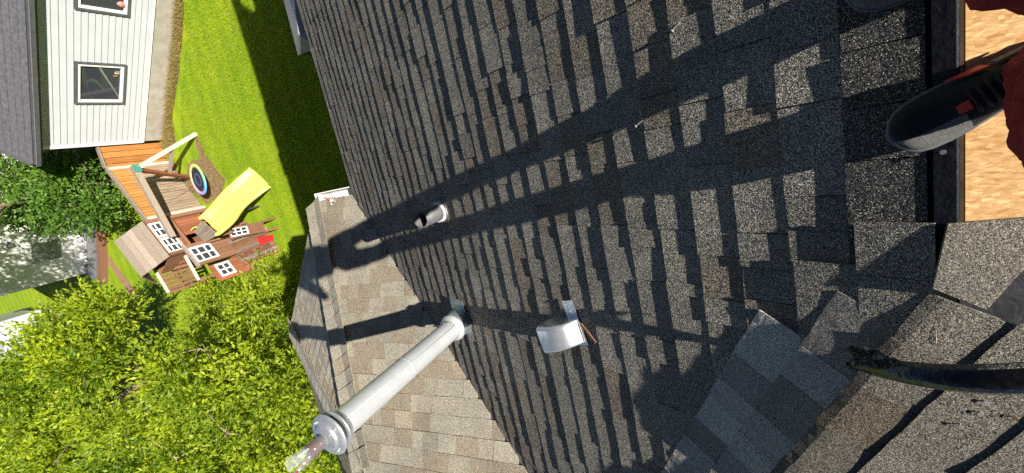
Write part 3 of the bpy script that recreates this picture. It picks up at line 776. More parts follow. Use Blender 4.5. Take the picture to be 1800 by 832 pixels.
# ------------------------------------------------------------------ the person
ZF = Mp(SR,0).z + .006
pe = empty('person', (-.5, 0, ZF)); tag(pe, 'person in dark red trousers and black trainers standing on the ridge holding a phone', 'person')
J = dict(anL=(-.55,.060,6.735), knL=(-.43,.160,7.12), hpL=(-.66,.10,7.54), anR=(-.54,-.186,6.735), knR=(-.37,-.100,7.10), hpR=(-.66,-.10,7.54),
         pel=(-.68,0,7.58), wst=(-.69,0,7.78), chs=(-.66,0,7.98), nk0=(-.64,0,8.10), nk1=(-.61,0,8.18), hd=(-.575,0,8.29),
         shL=(-.655,.175,8.04), elL=(-.56,.40,7.84), wrL=(-.15,.12,7.955), shR=(-.655,-.175,8.04), elR=(-.55,-.34,7.82), wrR=(-.15,-.10,7.955))
J = {k: Vector(v) for k, v in J.items()}
def body_parts(b, grow=0., which='all'):
    g = grow
    if which in ('all','pants'):
        for sd_ in 'LR':
            hp, kn, an = J['hp'+sd_], J['kn'+sd_], J['an'+sd_]
            cf = kn.lerp(an, .35)
            b.tube([hp+Vector((0,0,.05)), hp.lerp(kn,.3), hp.lerp(kn,.75), kn, cf, kn.lerp(an,.75), an+Vector((0,0,.0))], [.085+g, .083+g, .068+g, .064+g, .058+g, .042+g*1.1, .036+g], 16)
        b.tube([J['hpL']+Vector((0,.03,.02)), J['pel'], J['hpR']+Vector((0,-.03,.02))], [.09+g,.115+g,.09+g], 16)
        b.tube([J['pel']+Vector((0,0,-.04)), J['wst']], [.12+g,.115+g], 16)
    if which in ('all','shirt'):
        b.tube([J['pel'], J['wst'], J['chs'], J['nk0']+Vector((0,0,-.02))], [.118+g,.112+g,.125+g,.07+g], 16)
        for y in (.07,-.07): b.tube([J['wst']+Vector((0,y,0)), J['chs']+Vector((0,y*1.2,0))], [.09+g,.10+g], 14)
        b.tube([J['shL'], J['chs']+Vector((0,0,.04)), J['shR']], [.062+g,.09+g,.062+g], 14)
        for sd_ in 'LR':
            f_ = 1. if which == 'all' else .6
            b.tube([J['sh'+sd_], J['sh'+sd_].lerp(J['el'+sd_],.5), J['sh'+sd_].lerp(J['el'+sd_],f_)], [.055+g,.048+g,.042+g*1.5], 14)
    if which == 'all':
        b.tube([J['nk0'], J['nk1']+Vector((.01,0,.02))], [.058,.052], 14)
        for sd_ in 'LR':
            el, wr = J['el'+sd_], J['wr'+sd_]; b.tube([el, el.lerp(wr,.35), wr], [.041,.040,.027], 12)
            sg = 1 if sd_ == 'L' else -1
            hd_ = Vector((.085, -sg*.045, .005)); b.tube([wr, wr+hd_*.5, wr+hd_], [.026,.034,.032], 10)
            for q in range(4):
                r0 = wr+hd_+Vector((0,0,-.026+.018*q)); ln = (.9,1.05,1.,.8)[q]
                b.tube([r0, r0+Vector((.03,-sg*.012,0))*ln, r0+Vector((.045,-sg*.034,0))*ln], [.0095,.0088,.008], 8)
            r0 = wr+hd_*.35+Vector((0,0,.025)); b.tube([r0, r0+Vector((.03,-sg*.02,.022)), r0+Vector((.05,-sg*.035,.016))], [.012,.0105,.009], 8)
        hd_ = J['hd']
        for (dx, dz, rx, ry, rzz) in ((0,.015,.098,.076,.108), (.022,-.055,.066,.056,.066)):
            i0 = len(b.v); ns, nr = 14, 10
            for i in range(nr+1):
                th = math.pi*i/nr
                for j in range(ns):
                    a = 2*math.pi*j/ns; b.v.append((hd_.x+dx+rx*math.sin(th)*math.cos(a), hd_.y+ry*math.sin(th)*math.sin(a), hd_.z+dz+rzz*math.cos(th)))
            for i in range(nr):
                for j in range(ns): b.f.append((i0+i*ns+j, i0+i*ns+(j+1)%ns, i0+(i+1)*ns+(j+1)%ns, i0+(i+1)*ns+j)); b.t.append(0)
        b.tube([hd_+Vector((.09,0,.02)), hd_+Vector((.118,0,-.02)), hd_+Vector((.098,0,-.032))], [.008,.015,.009], 8)      # nose
        for sg in (1,-1): b.tube([hd_+Vector((-.005,sg*.074,.03)), hd_+Vector((-.012,sg*.086,.0)), hd_+Vector((-.002,sg*.075,-.032))], [.009,.014,.008], 8)   # ears
def remesh(o, v):
    m_ = o.modifiers.new('remesh','REMESH'); m_.mode = 'VOXEL'; m_.voxel_size = v; m_.use_smooth_shade = True
    m_ = o.modifiers.new('sm','SMOOTH'); m_.factor = .5; m_.iterations = 4
b = MB(); body_parts(b); o = b.build('body', M_SKIN, pe); shift(o, pe); remesh(o, .007)
b = MB(); body_parts(b, .016, 'pants'); o = b.build('trousers', M_PANTS, pe); shift(o, pe); remesh(o, .008)
tx = bpy.data.textures.new('folds', 'CLOUDS'); tx.noise_scale = .055; tx.noise_depth = 2
m_ = o.modifiers.new('folds', 'DISPLACE'); m_.texture = tx; m_.strength = .03; m_.mid_level = .5; m_.texture_coords = 'LOCAL'
b = MB(); body_parts(b, .014, 'shirt'); o = b.build('shirt', M_SHIRT, pe); shift(o, pe); remesh(o, .010)
hd_ = J['hd']; b = MB(); ns, nr = 20, 8; i0 = 0
for i in range(nr+1):
    th = math.pi*.56*i/nr
    for j in range(ns):
        a = 2*math.pi*j/ns; back = .5-.5*math.cos(a); thj = th*(.72+.38*back)
        b.v.append((hd_.x-.006+.108*math.sin(thj)*math.cos(a), hd_.y+.084*math.sin(thj)*math.sin(a), hd_.z+.02+.116*math.cos(thj)))
for i in range(nr):
    for j in range(ns): b.f.append((i*ns+j, i*ns+(j+1)%ns, (i+1)*ns+(j+1)%ns, (i+1)*ns+j)); b.t.append(0)
o = b.build('hair', M_HAIR, pe, True); shift(o, pe)
for sg in (1,-1):
    b = MB(); e_ = hd_+Vector((.088, sg*.031, .012)); b.tube([e_+Vector((-.008,0,0)), e_+Vector((.004,0,0))], [.011,.008], 10); shift(b.build('eye', M_WHITE, pe, True), pe)
b = MB(); b.bar(hd_+Vector((.088,-.022,-.062)), hd_+Vector((.088,.022,-.062)), .008, .006); shift(b.build('mouth', M_CORAL, pe), pe)

def shoe(toe, heel, label=None):
    toe, heel = Vector(toe), Vector(heel); ax = (toe-heel); Ls = ax.length; ax.normalize()
    up = Vector((.18,0,1)); up = (up - ax*up.dot(ax)).normalized(); sd_ = up.cross(ax).normalized()
    # stations from heel to toe: (f, inner half width, outer half width, top height)
    S = [(0,.012,.012,.05),(.02,.026,.026,.062),(.10,.034,.036,.085),(.22,.037,.040,.098),(.36,.038,.043,.092),(.5,.043,.049,.076),(.62,.049,.055,.064),(.74,.051,.057,.055),(.84,.049,.055,.050),(.91,.043,.049,.045),(.96,.032,.038,.039),(.99,.017,.021,.031),(1.,.005,.006,.024)]
    e = MB()
    NR = 16; i0 = 0; so_ = MB(); up_ = MB(); me_ = MB()
    def station(f, wi, wo, h, z0, k):
        c_ = heel + ax*(Ls*f); out = []
        for j in range(NR+1):
            a = math.pi*j/NR; cy = math.cos(a); w_ = wo if cy > 0 else wi
            out.append(c_ + sd_*(math.copysign(abs(cy)**.7, cy)*w_) + up*(z0 + (h-z0)*math.sin(a)**.8 + .012*max(0,f-.78)/.22))
        return out
    R_ = [station(f, wi, wo, h, .022, k) for k, (f, wi, wo, h) in enumerate(S)]
    for k in range(len(S)-1):
        for j in range(NR):
            tgt = up_
            if S[k][0] >= .60 and 1 <= j <= 6 and S[k][0] < .97: tgt = me_
            tgt.quad(R_[k][j], R_[k+1][j], R_[k+1][j+1], R_[k][j+1])
    n = len(S)
    so_pts = []
    for z, gr in ((0.,-.002),(.012,.004),(.026,.005),(.030,.001)):
        lp = []
        for k in range(n):
            f, wi, wo, h = S[k]; lp.append(heel + ax*(Ls*f + (gr if k == n-1 else 0)) + sd_*(wo+gr) + up*(z+.014*max(0,f-.78)/.22))
        for k in range(n-1,-1,-1):
            f, wi, wo, h = S[k]; lp.append(heel + ax*(Ls*f + (gr if k == n-1 else 0)) - sd_*(wi+gr) + up*(z+.014*max(0,f-.78)/.22))
        so_pts.append(lp)
    m_ = 2*n
    for r_ in range(3):
        for k in range(m_): so_.quad(so_pts[r_][k], so_pts[r_][(k+1)%m_], so_pts[r_+1][(k+1)%m_], so_pts[r_+1][k])
    for lp in (so_pts[0], so_pts[3]):
        for k in range(n-1): so_.quad(lp[k], lp[k+1], lp[m_-2-k], lp[m_-1-k])
    o = up_.build('shoe', M_SHOE, pe, True); shift(o, pe)
    if label: o['label'] = label
    def sub(mb, nm, mm, sm=True, sub_=False):
        q = mb.build(nm, mm, o, sm); q.matrix_parent_inverse = Matrix.Identity(4); q.matrix_basis = Matrix.Identity(4)
        if sub_: w_ = q.modifiers.new('weld','WELD'); w_.merge_threshold = .0003
        return q
    w_ = o.modifiers.new('weld','WELD'); w_.merge_threshold = .0003
    sub(so_, 'sole', M_SOLE, True, True); sub(me_, 'toe_mesh', M_MESH, True, True)
    t_ = MB(); c_ = heel+ax*(Ls*.60)
    t_.slab([c_+ax*.014+sd_*.012+up*.068, c_+ax*.014-sd_*.004+up*.070, c_-ax*.006-sd_*.006+up*.076, c_-ax*.006+sd_*.013+up*.073][::-1], -.004); sub(t_, 'lace_tab', M_CORAL, False)
    t_ = MB()
    for k in range(5):
        c_ = heel+ax*(Ls*(.56-.045*k)); t_.tube([c_+sd_*.026+up*(.072+.004*k), c_+up*(.084+.005*k), c_-sd_*.026+up*(.073+.004*k)], .0035, 8)
    sub(t_, 'laces', M_SHOE)
    t_ = MB(); c_ = heel
    t_.slab([c_+ax*Ls*.60-sd_*.053+up*.034, c_+ax*Ls*.42-sd_*.048+up*.036, c_+ax*Ls*.40-sd_*.040+up*.060, c_+ax*Ls*.50-sd_*.045+up*.056], .003); sub(t_, 'side_stripe', M_CORAL, False)
    t_ = MB()
    t_.slab([c_+ax*Ls*.38-sd_*.045+up*.036, c_+ax*Ls*.14-sd_*.040+up*.036, c_+ax*Ls*.14-sd_*.036+up*.060, c_+ax*Ls*.36-sd_*.040+up*.058], .003); sub(t_, 'side_panel', M_MESH, False)
    return o
tl = onplane(1563, 243, OM+Nv*.03, Nv)
shoe((tl.x, tl.y, tl.z-.004), (-.615, .03, ZF+.004), 'black trainer with grey mesh toe and coral lace tab')
tr_ = onplane(1488, -14, OM+Nv*.03, Nv)
shoe((tr_.x, -.170, tr_.z-.004), (tr_.x-.285, -.192, ZF+.004))
ph_c = CAM - FW*.016 - RT*.045 - DN*.012
b = MB(); b.hexa([ph_c + RT*x + DN*y + FW*z for z in (.004,-.004) for x, y in ((-.078,-.036),(.078,-.036),(.078,.036),(-.078,.036))])
phn = empty('smartphone', ph_c); tag(phn, 'dark smartphone held out in front by the person on the ridge', 'phone')
shift(b.build('case', M_BLACK, phn, bevel=.003), phn)
b = MB(); b.hexa([ph_c + RT*x + DN*y + FW*z for z in (-.0042,-.005) for x, y in ((-.074,-.033),(.074,-.033),(.074,.033),(-.074,.033))]); shift(b.build('screen', M_PANE, phn), phn)

# ------------------------------------------------------------------ neighbour's house
P0 = G(287,246); wd_ = (G(313,0)-P0).normalized(); P0.z = 0
wn = Vector((wd_.y, -wd_.x, 0)).normalized()
if wn.dot(CAM-P0) < 0: wn = -wn
WL = 9.0; ZS0, ZS1 = .55, 2.90
nh = empty('neighbour_house', P0); tag(nh, 'white sided bungalow with grey roof, dark gutter and concrete foundation behind the lawn', 'house')
def W(u, z, o=0.): return P0 + wd_*u + wn*o + Vector((0,0,z))
def nb(mb, name, m, par=None, **k):
    o = mb.build(name, m, par or nh, **k)
    if par is None: shift(o, nh)
    else: o.matrix_parent_inverse = Matrix.Identity(4); o.matrix_basis = Matrix.Identity(4)
    return o
b = MB(); b.slab([W(0,0,.0), W(0,ZS0+.04,.0), W(WL,ZS0+.04,.0), W(WL,0,.0)][::-1], .2); nb(b, 'foundation', M_CONC)
b = MB(); b.hexa([W(.02,.5,-.03), W(.02,.5,-7), W(WL,.5,-7), W(WL,.5,-.03), W(.02,ZS1,-.03), W(.02,ZS1,-7), W(WL,ZS1,-7), W(WL,ZS1,-.03)]); nb(b, 'wall', M_SIDING)
# windows found on the wall plane
def onwall(x, y): return onplane(x, y, P0, wn)
def uv(x, y): q = onwall(x, y)-P0; return q.dot(wd_), q.z
wins = []
u0, zA = uv(136,178); u1, zB = uv(134,111); u2, zC = uv(216,113)
zlo = .5*(uv(216,113)[1]+uv(213,178)[1]); zhi = .5*(zA+zB)
wins.append((u0, u1, zlo, zhi))
ww = u1-u0; u3 = uv(130,10)[0]; wins.append((u3, u3+ww*1.25, zlo, zhi))
NPL = 18; ph_ = (ZS1-ZS0)/NPL
for k in range(NPL):
    z0, z1 = ZS0+k*ph_, ZS0+(k+1)*ph_
    segs = [(0., WL)]
    for (a, c_, zl, zh) in wins:
        if z1 > zl-.05+.02 and z0 < zh+.05-.02:
            ns_ = []
            for s0_, s1_ in segs:
                if s1_ <= a-.06 or s0_ >= c_+.06: ns_.append((s0_, s1_)); continue
                if s0_ < a-.06 < s1_: ns_.append((s0_, a-.06))
                if s0_ < c_+.06 < s1_: ns_.append((c_+.06, s1_))
            segs = ns_
    for s0_, s1_ in segs:
        b = MB(); b.hexa([W(s0_,z0,-.02), W(s0_,z0,.030), W(s1_,z0,.030), W(s1_,z0,-.02), W(s0_,z1+.004,-.02), W(s0_,z1+.004,.010), W(s1_,z1+.004,.010), W(s1_,z1+.004,-.02)])
        nb(b, 'siding_plank', M_SIDING)
b = MB(); b.box(-.05,-.05,0,.05,.05,1); b = MB(); b.hexa([W(-.03,ZS0,-.05), W(-.03,ZS0,.04), W(.05,ZS0,.04), W(.05,ZS0,-.05), W(-.03,ZS1,-.05), W(-.03,ZS1,.04), W(.05,ZS1,.04), W(.05,ZS1,-.05)]); nb(b, 'corner_trim', M_WHITE)
b = MB(); b.bar(W(-.02,ZS0-.01,.02), W(WL,ZS0-.01,.02), .03, .035); nb(b, 'starter_trim', M_WHITE)
def rectframe(mb, a, c_, zl, zh, t_, o0, o1):
    for (x0, x1, y0, y1) in ((a,c_,zl,zl+t_),(a,c_,zh-t_,zh),(a,a+t_,zl+t_,zh-t_),(c_-t_,c_,zl+t_,zh-t_)):
        mb.hexa([W(x0,y0,o0), W(x1,y0,o0), W(x1,y1,o0), W(x0,y1,o0), W(x0,y0,o1), W(x1,y0,o1), W(x1,y1,o1), W(x0,y1,o1)])
for wi_, (a, c_, zl, zh) in enumerate(wins):
    b = MB(); rectframe(b, a-.06, c_+.06, zl-.06, zh+.06, .05, -.02, .055); win = nb(b, 'window', M_FASCIA)
    b = MB(); rectframe(b, a-.008, c_+.008, zl-.008, zh+.008, .055, -.03, .040); nb(b, 'frame', M_WHITE, win)
    b = MB(); b.quad(W(a,zl,.0), W(c_,zl,.0), W(c_,zh,.0), W(a,zh,.0)); nb(b, 'pane', M_PANE, win)
    if wi_ == 0:
        b = MB(); b.slab([W(a+.10,zl+.06,.006), W(a+.10,zl+.03,.006), W(c_-.06,zh-.45,.006), W(c_-.06,zh-.40,.006)], .003); nb(b, 'blind_cord', M_GUT, win)
        for q_, (uu, zz, m_) in enumerate(((.16,.10,M_WPALE),(.24,.20,M_WRED),(.13,.07,M_GUT))):
            b = MB(); b.lathe([(.0,0),(.025,.0),(.03,.04),(.02,.09),(.0,.10)], W(c_-uu-.05, zl+.045+zz*.3, .0), 10); nb(b, 'ornament', m_, win)
    else:
        for q_, (uu, zz, m_) in enumerate(((.2,.10,M_PINK),(.42,.15,M_WRED),(.6,.08,M_WPALE))):
            b = MB(); b.lathe([(.0,0),(.06,.0),(.07,.07),(.03,.13),(.0,.14)], W(a+uu, zl+.05, .0), 10); nb(b, 'ornament', m_, win)
# roof
ov = .20; rp = tan_r = math.tan(rad(22)); rise = 3.6
OE = .30
b = MB(); b.slab([W(-OE,ZS1+.06,ov), W(WL,ZS1+.06,ov), W(WL,ZS1+.06+rise*rp,ov-rise), W(-OE,ZS1+.06+rise*rp,ov-rise)], .04); rf = nb(b, 'roof', M_ROOFN)
for k in range(24):
    dd = k*.15; b = MB(); b.slab([W(-OE-.01,ZS1+.066+dd*rp+.008,ov-dd+.01), W(WL,ZS1+.066+dd*rp+.008,ov-dd+.01), W(WL,ZS1+.066+(dd+.17)*rp,ov-dd-.17), W(-OE-.01,ZS1+.066+(dd+.17)*rp,ov-dd-.17)], .006)
    nb(b, 'shingle_course', M_ROOFN, rf)
b = MB(); b.slab([W(-OE,ZS1+.06+rise*rp,ov-rise), W(WL,ZS1+.06+rise*rp,ov-rise), W(WL,ZS1+.06,ov-2*rise), W(-OE,ZS1+.06,ov-2*rise)], .04); nb(b, 'roof_back', M_ROOFN)
b = MB(); b.slab([W(-OE,ZS1-.03,ov-.04), W(-OE,ZS1-.03,-.02), W(WL,ZS1-.03,-.02), W(WL,ZS1-.03,ov-.04)], .01); nb(b, 'soffit', M_WHITE)
b = MB(); b.slab([W(-OE,ZS1-.12,ov), W(WL,ZS1-.12,ov), W(WL,ZS1+.05,ov), W(-OE,ZS1+.05,ov)], .02); nb(b, 'fascia', M_FASCIA)
g = MB()
prof = [(0,.0),(0,-.09),(.09,-.09),(.11,-.0),(.10,-.0),(.085,-.08),(.008,-.08),(.008,0)]
for u_ in (-OE-.02, WL):
    for r_, z_ in prof: g.v.append(tuple(W(u_, ZS1+.045+z_, ov+.003+r_)))
n_ = len(prof)
for k in range(n_): g.f.append((k,(k+1)%n_,n_+(k+1)%n_,n_+k)); g.t.append(0)
g.f.append(tuple(range(n_))); g.t.append(0); nb(g, 'gutter', M_FASCIA)
g = MB(); g.bar(W(-OE-.02,ZS1+.050,ov+.108), W(WL,ZS1+.050,ov+.108), .022, .012); nb(g, 'gutter_lip', M_GUT)
g = MB(); g.bar(W(-OE,ZS1+.07,ov+.02), W(-OE,ZS1+.07+rise*rp,ov-rise), .05, .14); nb(g, 'rake_board', M_FASCIA)
g = MB(); g.v += [tuple(W(.02,ZS1,-.03)), tuple(W(.02,ZS1,-6.8)), tuple(W(.02,ZS1+rise*rp,ov-rise))]; g.f.append((0,1,2)); g.t.append(0); nb(g, 'gable', M_SIDING)

# ------------------------------------------------------------------ fence with boards, and the short return
M_FENCE = mat('fence_board', (.3,.2,.1), .8, .2)
mpf = N(M_FENCE, 'Mapping'); L(M_FENCE, pos(M_FENCE), mpf.inputs['Vector']); mpf.inputs['Scale'].default_value = (14,14,1.1)
nf = noise(M_FENCE, mpf.outputs[0], 3, 6, .65); oi = N(M_FENCE, 'ObjectInfo')
cg = ramp(M_FENCE, nf.outputs['Fac'], [(.28,(.17,.125,.085)),(.7,(.36,.28,.20))]); co = ramp(M_FENCE, nf.outputs['Fac'], [(.28,(.30,.12,.03)),(.7,(.50,.25,.075))])
sz = N(M_FENCE, 'SeparateXYZ'); L(M_FENCE, pos(M_FENCE), sz.inputs[0])
az = N(M_FENCE, 'Math', operation='MULTIPLY_ADD'); L(M_FENCE, oi.outputs['Random'], az.inputs[0]); az.inputs[1].default_value = .22; L(M_FENCE, sz.outputs[2], az.inputs[2])
mz = N(M_FENCE, 'MapRange'); L(M_FENCE, az.outputs[0], mz.inputs[0]); mz.inputs[1].default_value = 1.10; mz.inputs[2].default_value = 1.34
vv = ramp(M_FENCE, oi.outputs['Random'], [(0,(.8,.8,.78)),(1,(1.15,1.12,1.1))])
L(M_FENCE, mixc(M_FENCE, 1., mixc(M_FENCE, mz.outputs[0], cg, co), vv, 'MULTIPLY'), BS(M_FENCE).inputs['Base Color'])
L(M_FENCE, bump(M_FENCE, nf.outputs['Fac'], .003, .6), BS(M_FENCE).inputs['Normal'])
FA = G(296,284); FB = G(361,367); FA.z = FB.z = 0
FB = FA + (FB-FA)*1.22
def fence(A, B, hgt, label, bm, posts, bw=.092):
    e = empty('wooden_fence', A); tag(e, label, 'fence')
    d_ = (B-A); ln = d_.length; d_.normalize(); n_ = Vector((d_.y,-d_.x,0))
    if n_.dot(CAM-A) < 0: n_ = -n_
    k = 0; u_ = 0.
    while u_ < ln-.02:
        w_ = bw*random.uniform(.92,1.05); h_ = hgt+random.uniform(-.012,.012); o0 = random.uniform(-.004,.004)
        P_ = [A+d_*x+n_*(y+o0) for x, y in ((u_,-.01),(u_+w_-.013,-.01),(u_+w_-.013,.01),(u_,.01))]
        b = MB(); b.hexa([p_+Vector((0,0,.04)) for p_ in P_]+[p_+Vector((0,0,h_)) for p_ in P_]); shift(b.build('board', bm, e), e)
        u_ += w_
    for z_ in (.35, hgt*.62, hgt-.12):
        b = MB(); b.bar(A+n_*-.035+Vector((0,0,z_)), B+n_*-.035+Vector((0,0,z_)), .045, .09); shift(b.build('rail', M_WBROWN, e), e)
    b = MB(); b.bar(A+Vector((0,0,hgt+.03)), B+Vector((0,0,hgt+.03)), .14, .035); shift(b.build('cap_rail', M_WGREY, e), e)
    for u_ in posts:
        b = MB(); b.bar(A+d_*u_+n_*.026, A+d_*u_+n_*.026+Vector((0,0,hgt-.01)), .085, .03, n_); shift(b.build('batten', M_WPALE, e), e)
    return e
fence(FA, FB, 1.54, 'weathered board fence with orange top band behind the swing set', M_FENCE, (.06, (FB-FA).length*.80))
fence(P0+Vector((.12,.06,0)), FA, 1.56, 'short orange stained fence return beside the white house corner', M_WORANGE, (), .17)

# ------------------------------------------------------------------ swing set
F1_, F2_ = G(345,235), G(335,312); AX = G(238,298,1.66)
BE = G(292,396,1.66)
sw = empty('swing_set', AX*Vector((1,1,0)) if False else (AX.x, AX.y, 0)); tag(sw, 'wooden swing frame with one whitish leg and one brown leg', 'swing set')
dB = (BE-AX).normalized(); BE2 = BE + dB*.35
b = MB(); b.bar(AX - dB*.08, BE2, .10, .14); shift(b.build('top_beam', M_WGREY, sw), sw)
b = MB(); b.bar(F1_, AX+Vector((0,0,.02)), .09, .09); shift(b.build('leg', M_WPALE, sw), sw)
b = MB(); b.bar(F2_, AX+Vector((0,0,.0)), .09, .09); o = shift(b.build('leg', M_WRED, sw), sw)
b = MB(); b.bar(F1_.lerp(AX,.42), F2_.lerp(AX,.42), .04, .09); shift(b.build('crossbar', M_WGREY, sw), sw)
b = MB(); b.bar(AX-dB*.10+Vector((0,0,-.02)), AX+dB*.10+Vector((0,0,-.02)), .16, .16); shift(b.build('bracket', M_GREENB, sw), sw)
# saucer
SC_ = G(348,316,.46)
sau = empty('saucer_swing', SC_); tag(sau, 'round rainbow rimmed saucer swing with black centre and blue ring', 'swing')
ring = MB(); R0_, r0_ = .44, .035; ns, nt_ = 40, 10
for i in range(ns):
    a = 2*math.pi*i/ns
    for j in range(nt_):
        t_ = 2*math.pi*j/nt_; rr_ = R0_-.045+ .055*math.cos(t_); ring.v.append((rr_*math.cos(a), rr_*math.sin(a), .028*math.sin(t_)))
for i in range(ns):
    for j in range(nt_): ring.f.append((i*nt_+j, ((i+1)%ns)*nt_+j, ((i+1)%ns)*nt_+(j+1)%nt_, i*nt_+(j+1)%nt_)); ring.t.append(0)
tiltq = Matrix.Translation(SC_) @ Matrix.Rotation(rad(9), 4, 'Y') @ Matrix.Rotation(rad(20), 4, 'Z')
def sput(o): o.parent = sau; o.matrix_parent_inverse = Matrix.Translation(-SC_); o.matrix_basis = tiltq; return o
sput(ring.build('rim', M_RAIN, None, True))
b = MB(); b.lathe([(.0,-.012),(.2,-.006),(.36,.008),(.36,.0)], (0,0,0), 40); sput(b.build('mat', M_BLACK))
b = MB(); b.lathe([(.155,-.004),(.175,-.002),(.175,.003),(.155,.0)], (0,0,0), 36); sput(b.build('printed_ring', M_BLUE))
for sg in (-1,1):
    hang = AX.lerp(BE, .36 + .16*sg) - Vector((0,0,.07))
    b = MB()
    for a in (.6,2.5) if sg < 0 else (3.7,5.7):
        q = tiltq @ Vector((.42*math.cos(a), .42*math.sin(a), .02)); b.tube([q, hang], .0035, 6)
    o = b.build('ropes', M_BLACK, sau); shift(o, sau)

# ------------------------------------------------------------------ slide
st0 = (G(358,385,1.12)+G(385,409,1.12))/2; sb0 = (G(476,323,.10)+G(441,299,.10))/2
sdir = (sb0-st0); hlen = Vector((sdir.x,sdir.y,0)).length; sdh = Vector((sdir.x,sdir.y,0)).normalized(); ssd = Vector((-sdh.y, sdh.x, 0))
sl_ = empty('slide', (sb0.x,sb0.y,0)); tag(sl_, 'yellow plastic wavy slide running down from the playhouse to the lawn', 'slide')
prof = [(.36,.02),(.345,.10),(.31,.135),(.275,.12),(.25,.02),(.12,.0),(.03,.004),(0,.010),(-.03,.004),(-.12,.0),(-.25,.02),(-.275,.12),(-.31,.135),(-.345,.10),(-.36,.02)]
b = MB(); NS = 26; rows_ = []
for i in range(NS+1):
    u_ = i/NS; c_ = st0.lerp(sb0, u_); z_ = 1.12 + (.14-1.12)*(u_ + .05*math.sin(u_*math.pi*2.6) - .0) ; 
    if u_ > .86: z_ = max(z_, .10+.10*((1-u_)/.14)); 
    z_ = max(z_, .08)
    wsc = 1.12 + .035*math.sin((u_-.1)*math.pi*3) + (.06 if u_ > .9 else 0)*((u_-.9)/.1)
    sdp = 1. if u_ < .88 else max(.25, 1-(u_-.88)/.12*.8)
    rows_.append([Vector((c_.x, c_.y, z_)) + ssd*(x*wsc) + Vector((0,0,z*sdp)) for x, z in prof])
for i in range(NS):
    for j in range(len(prof)-1): b.quad(rows_[i][j], rows_[i+1][j], rows_[i+1][j+1], rows_[i][j+1])
o = b.build('chute', M_YEL, sl_, True); shift(o, sl_); o.modifiers.new('w','WELD'); m_ = o.modifiers.new('t','SOLIDIFY'); m_.thickness = .012; m_.offset = 0
b = MB(); 
for i in (9, 17):
    c_ = st0.lerp(sb0, i/NS); zz = rows_[i][7].z
    b.bar(Vector((c_.x,c_.y,0))+ssd*.16, Vector((c_.x,c_.y,zz-.03))+ssd*.16, .05,.05); b.bar(Vector((c_.x,c_.y,0))-ssd*.16, Vector((c_.x,c_.y,zz-.03))-ssd*.16, .05,.05)
shift(b.build('support', M_BLACK, sl_), sl_)

# ------------------------------------------------------------------ playhouse
av = Vector((-.52,.85,0)).normalized(); bv = Vector((-.85,-.52,0)).normalized()
O_ = Vector((13.77,-.08,0)); LA = 1.10
ply = empty('playhouse', O_); tag(ply, 'wooden playhouse with grey plank roof, white windows and slatted porch', 'playhouse')
def pl(mb, name, m, par=None):
    o = mb.build(name, m, par or ply)
    if par is None: shift(o, ply)
    else: o.matrix_parent_inverse = Matrix.Identity(4); o.matrix_basis = Matrix.Identity(4)
    return o
def Q(a, b_, z): return O_ + av*a + bv*b_ + Vector((0,0,z))
# roof planks, front slope and back slope
RB = -.62
for k in range(5):
    f0, f1 = k/5, (k+1)/5-.006
    z0, z1 = 2.32-.50*f0, 2.32-.50*f1; b0, b1 = RB*(1-f0)+.06*f0, RB*(1-f1)+.06*f1
    b = MB(); b.slab([Q(-.06,b0,z0), Q(-.06,b1,z1), Q(LA+.06,b1,z1), Q(LA+.06,b0,z0)], .022); pl(b, 'roof_plank', M_WGREY)
    b = MB(); b.slab([Q(-.06,2*RB-b1,z1), Q(-.06,2*RB-b0,z0), Q(LA+.06,2*RB-b0,z0), Q(LA+.06,2*RB-b1,z1)], .022); pl(b, 'roof_plank', M_WGREY)
def vwall(a0, a1, boff, z0, z1, nbd, m, name='wall_board'):
    w_ = (a1-a0)/nbd
    for k in range(nbd):
        b = MB(); x0, x1 = a0+k*w_, a0+(k+1)*w_-.006; o0 = random.uniform(-.003,.003)
        b.hexa([Q(x0,boff-.02+o0,z0), Q(x0,boff+o0,z0), Q(x1,boff+o0,z0), Q(x1,boff-.02+o0,z0), Q(x0,boff-.02+o0,z1), Q(x0,boff+o0,z1), Q(x1,boff+o0,z1), Q(x1,boff-.02+o0,z1)]); pl(b, name, m)
def pwin(a0, a1, boff, z0, z1, na, nz, arch=False):
    win = None; t_ = .05; b = MB()
    def bx(x0, x1, y0, y1):
        b.hexa([Q(x0,boff+.002,y0), Q(x0,boff+.03,y0), Q(x1,boff+.03,y0), Q(x1,boff+.002,y0), Q(x0,boff+.002,y1), Q(x0,boff+.03,y1), Q(x1,boff+.03,y1), Q(x1,boff+.002,y1)])
    bx(a0,a1,z0,z0+t_); bx(a0,a1,z1-t_,z1); bx(a0,a0+t_,z0+t_,z1-t_); bx(a1-t_,a1,z0+t_,z1-t_)
    for i in range(1,na): x = a0+(a1-a0)*i/na; bx(x-.016,x+.016,z0+t_,z1-t_)
    for i in range(1,nz): y = z0+(z1-z0)*i/nz; bx(a0+t_,a1-t_,y-.0155,y+.0155)
    win = pl(b, 'window', M_WHITE)
    for i in range(na):
        for j in range(nz):
            b = MB(); xa, xb = a0+(a1-a0)*i/na+.01, a0+(a1-a0)*(i+1)/na-.01; ya, yb = z0+(z1-z0)*j/nz+.01, z0+(z1-z0)*(j+1)/nz-.01
            b.quad(Q(xa,boff+.008,ya), Q(xb,boff+.008,ya), Q(xb,boff+.008,yb), Q(xa,boff+.008,yb)); pl(b, 'pane', M_PANE, win)
vwall(0, LA, 0, 1.28, 1.79, 9, M_WRED)
pwin(.03,.52,.004,1.36,1.76,2,3); pwin(.56,1.06,.004,1.36,1.76,2,3)
b = MB(); b.bar(Q(-.03,.05,1.24), Q(LA+.03,.05,1.24), .10, .07); pl(b, 'rail', M_WBROWN)
vwall(0, .62, -.02, .45, 1.2, 6, M_WRED)
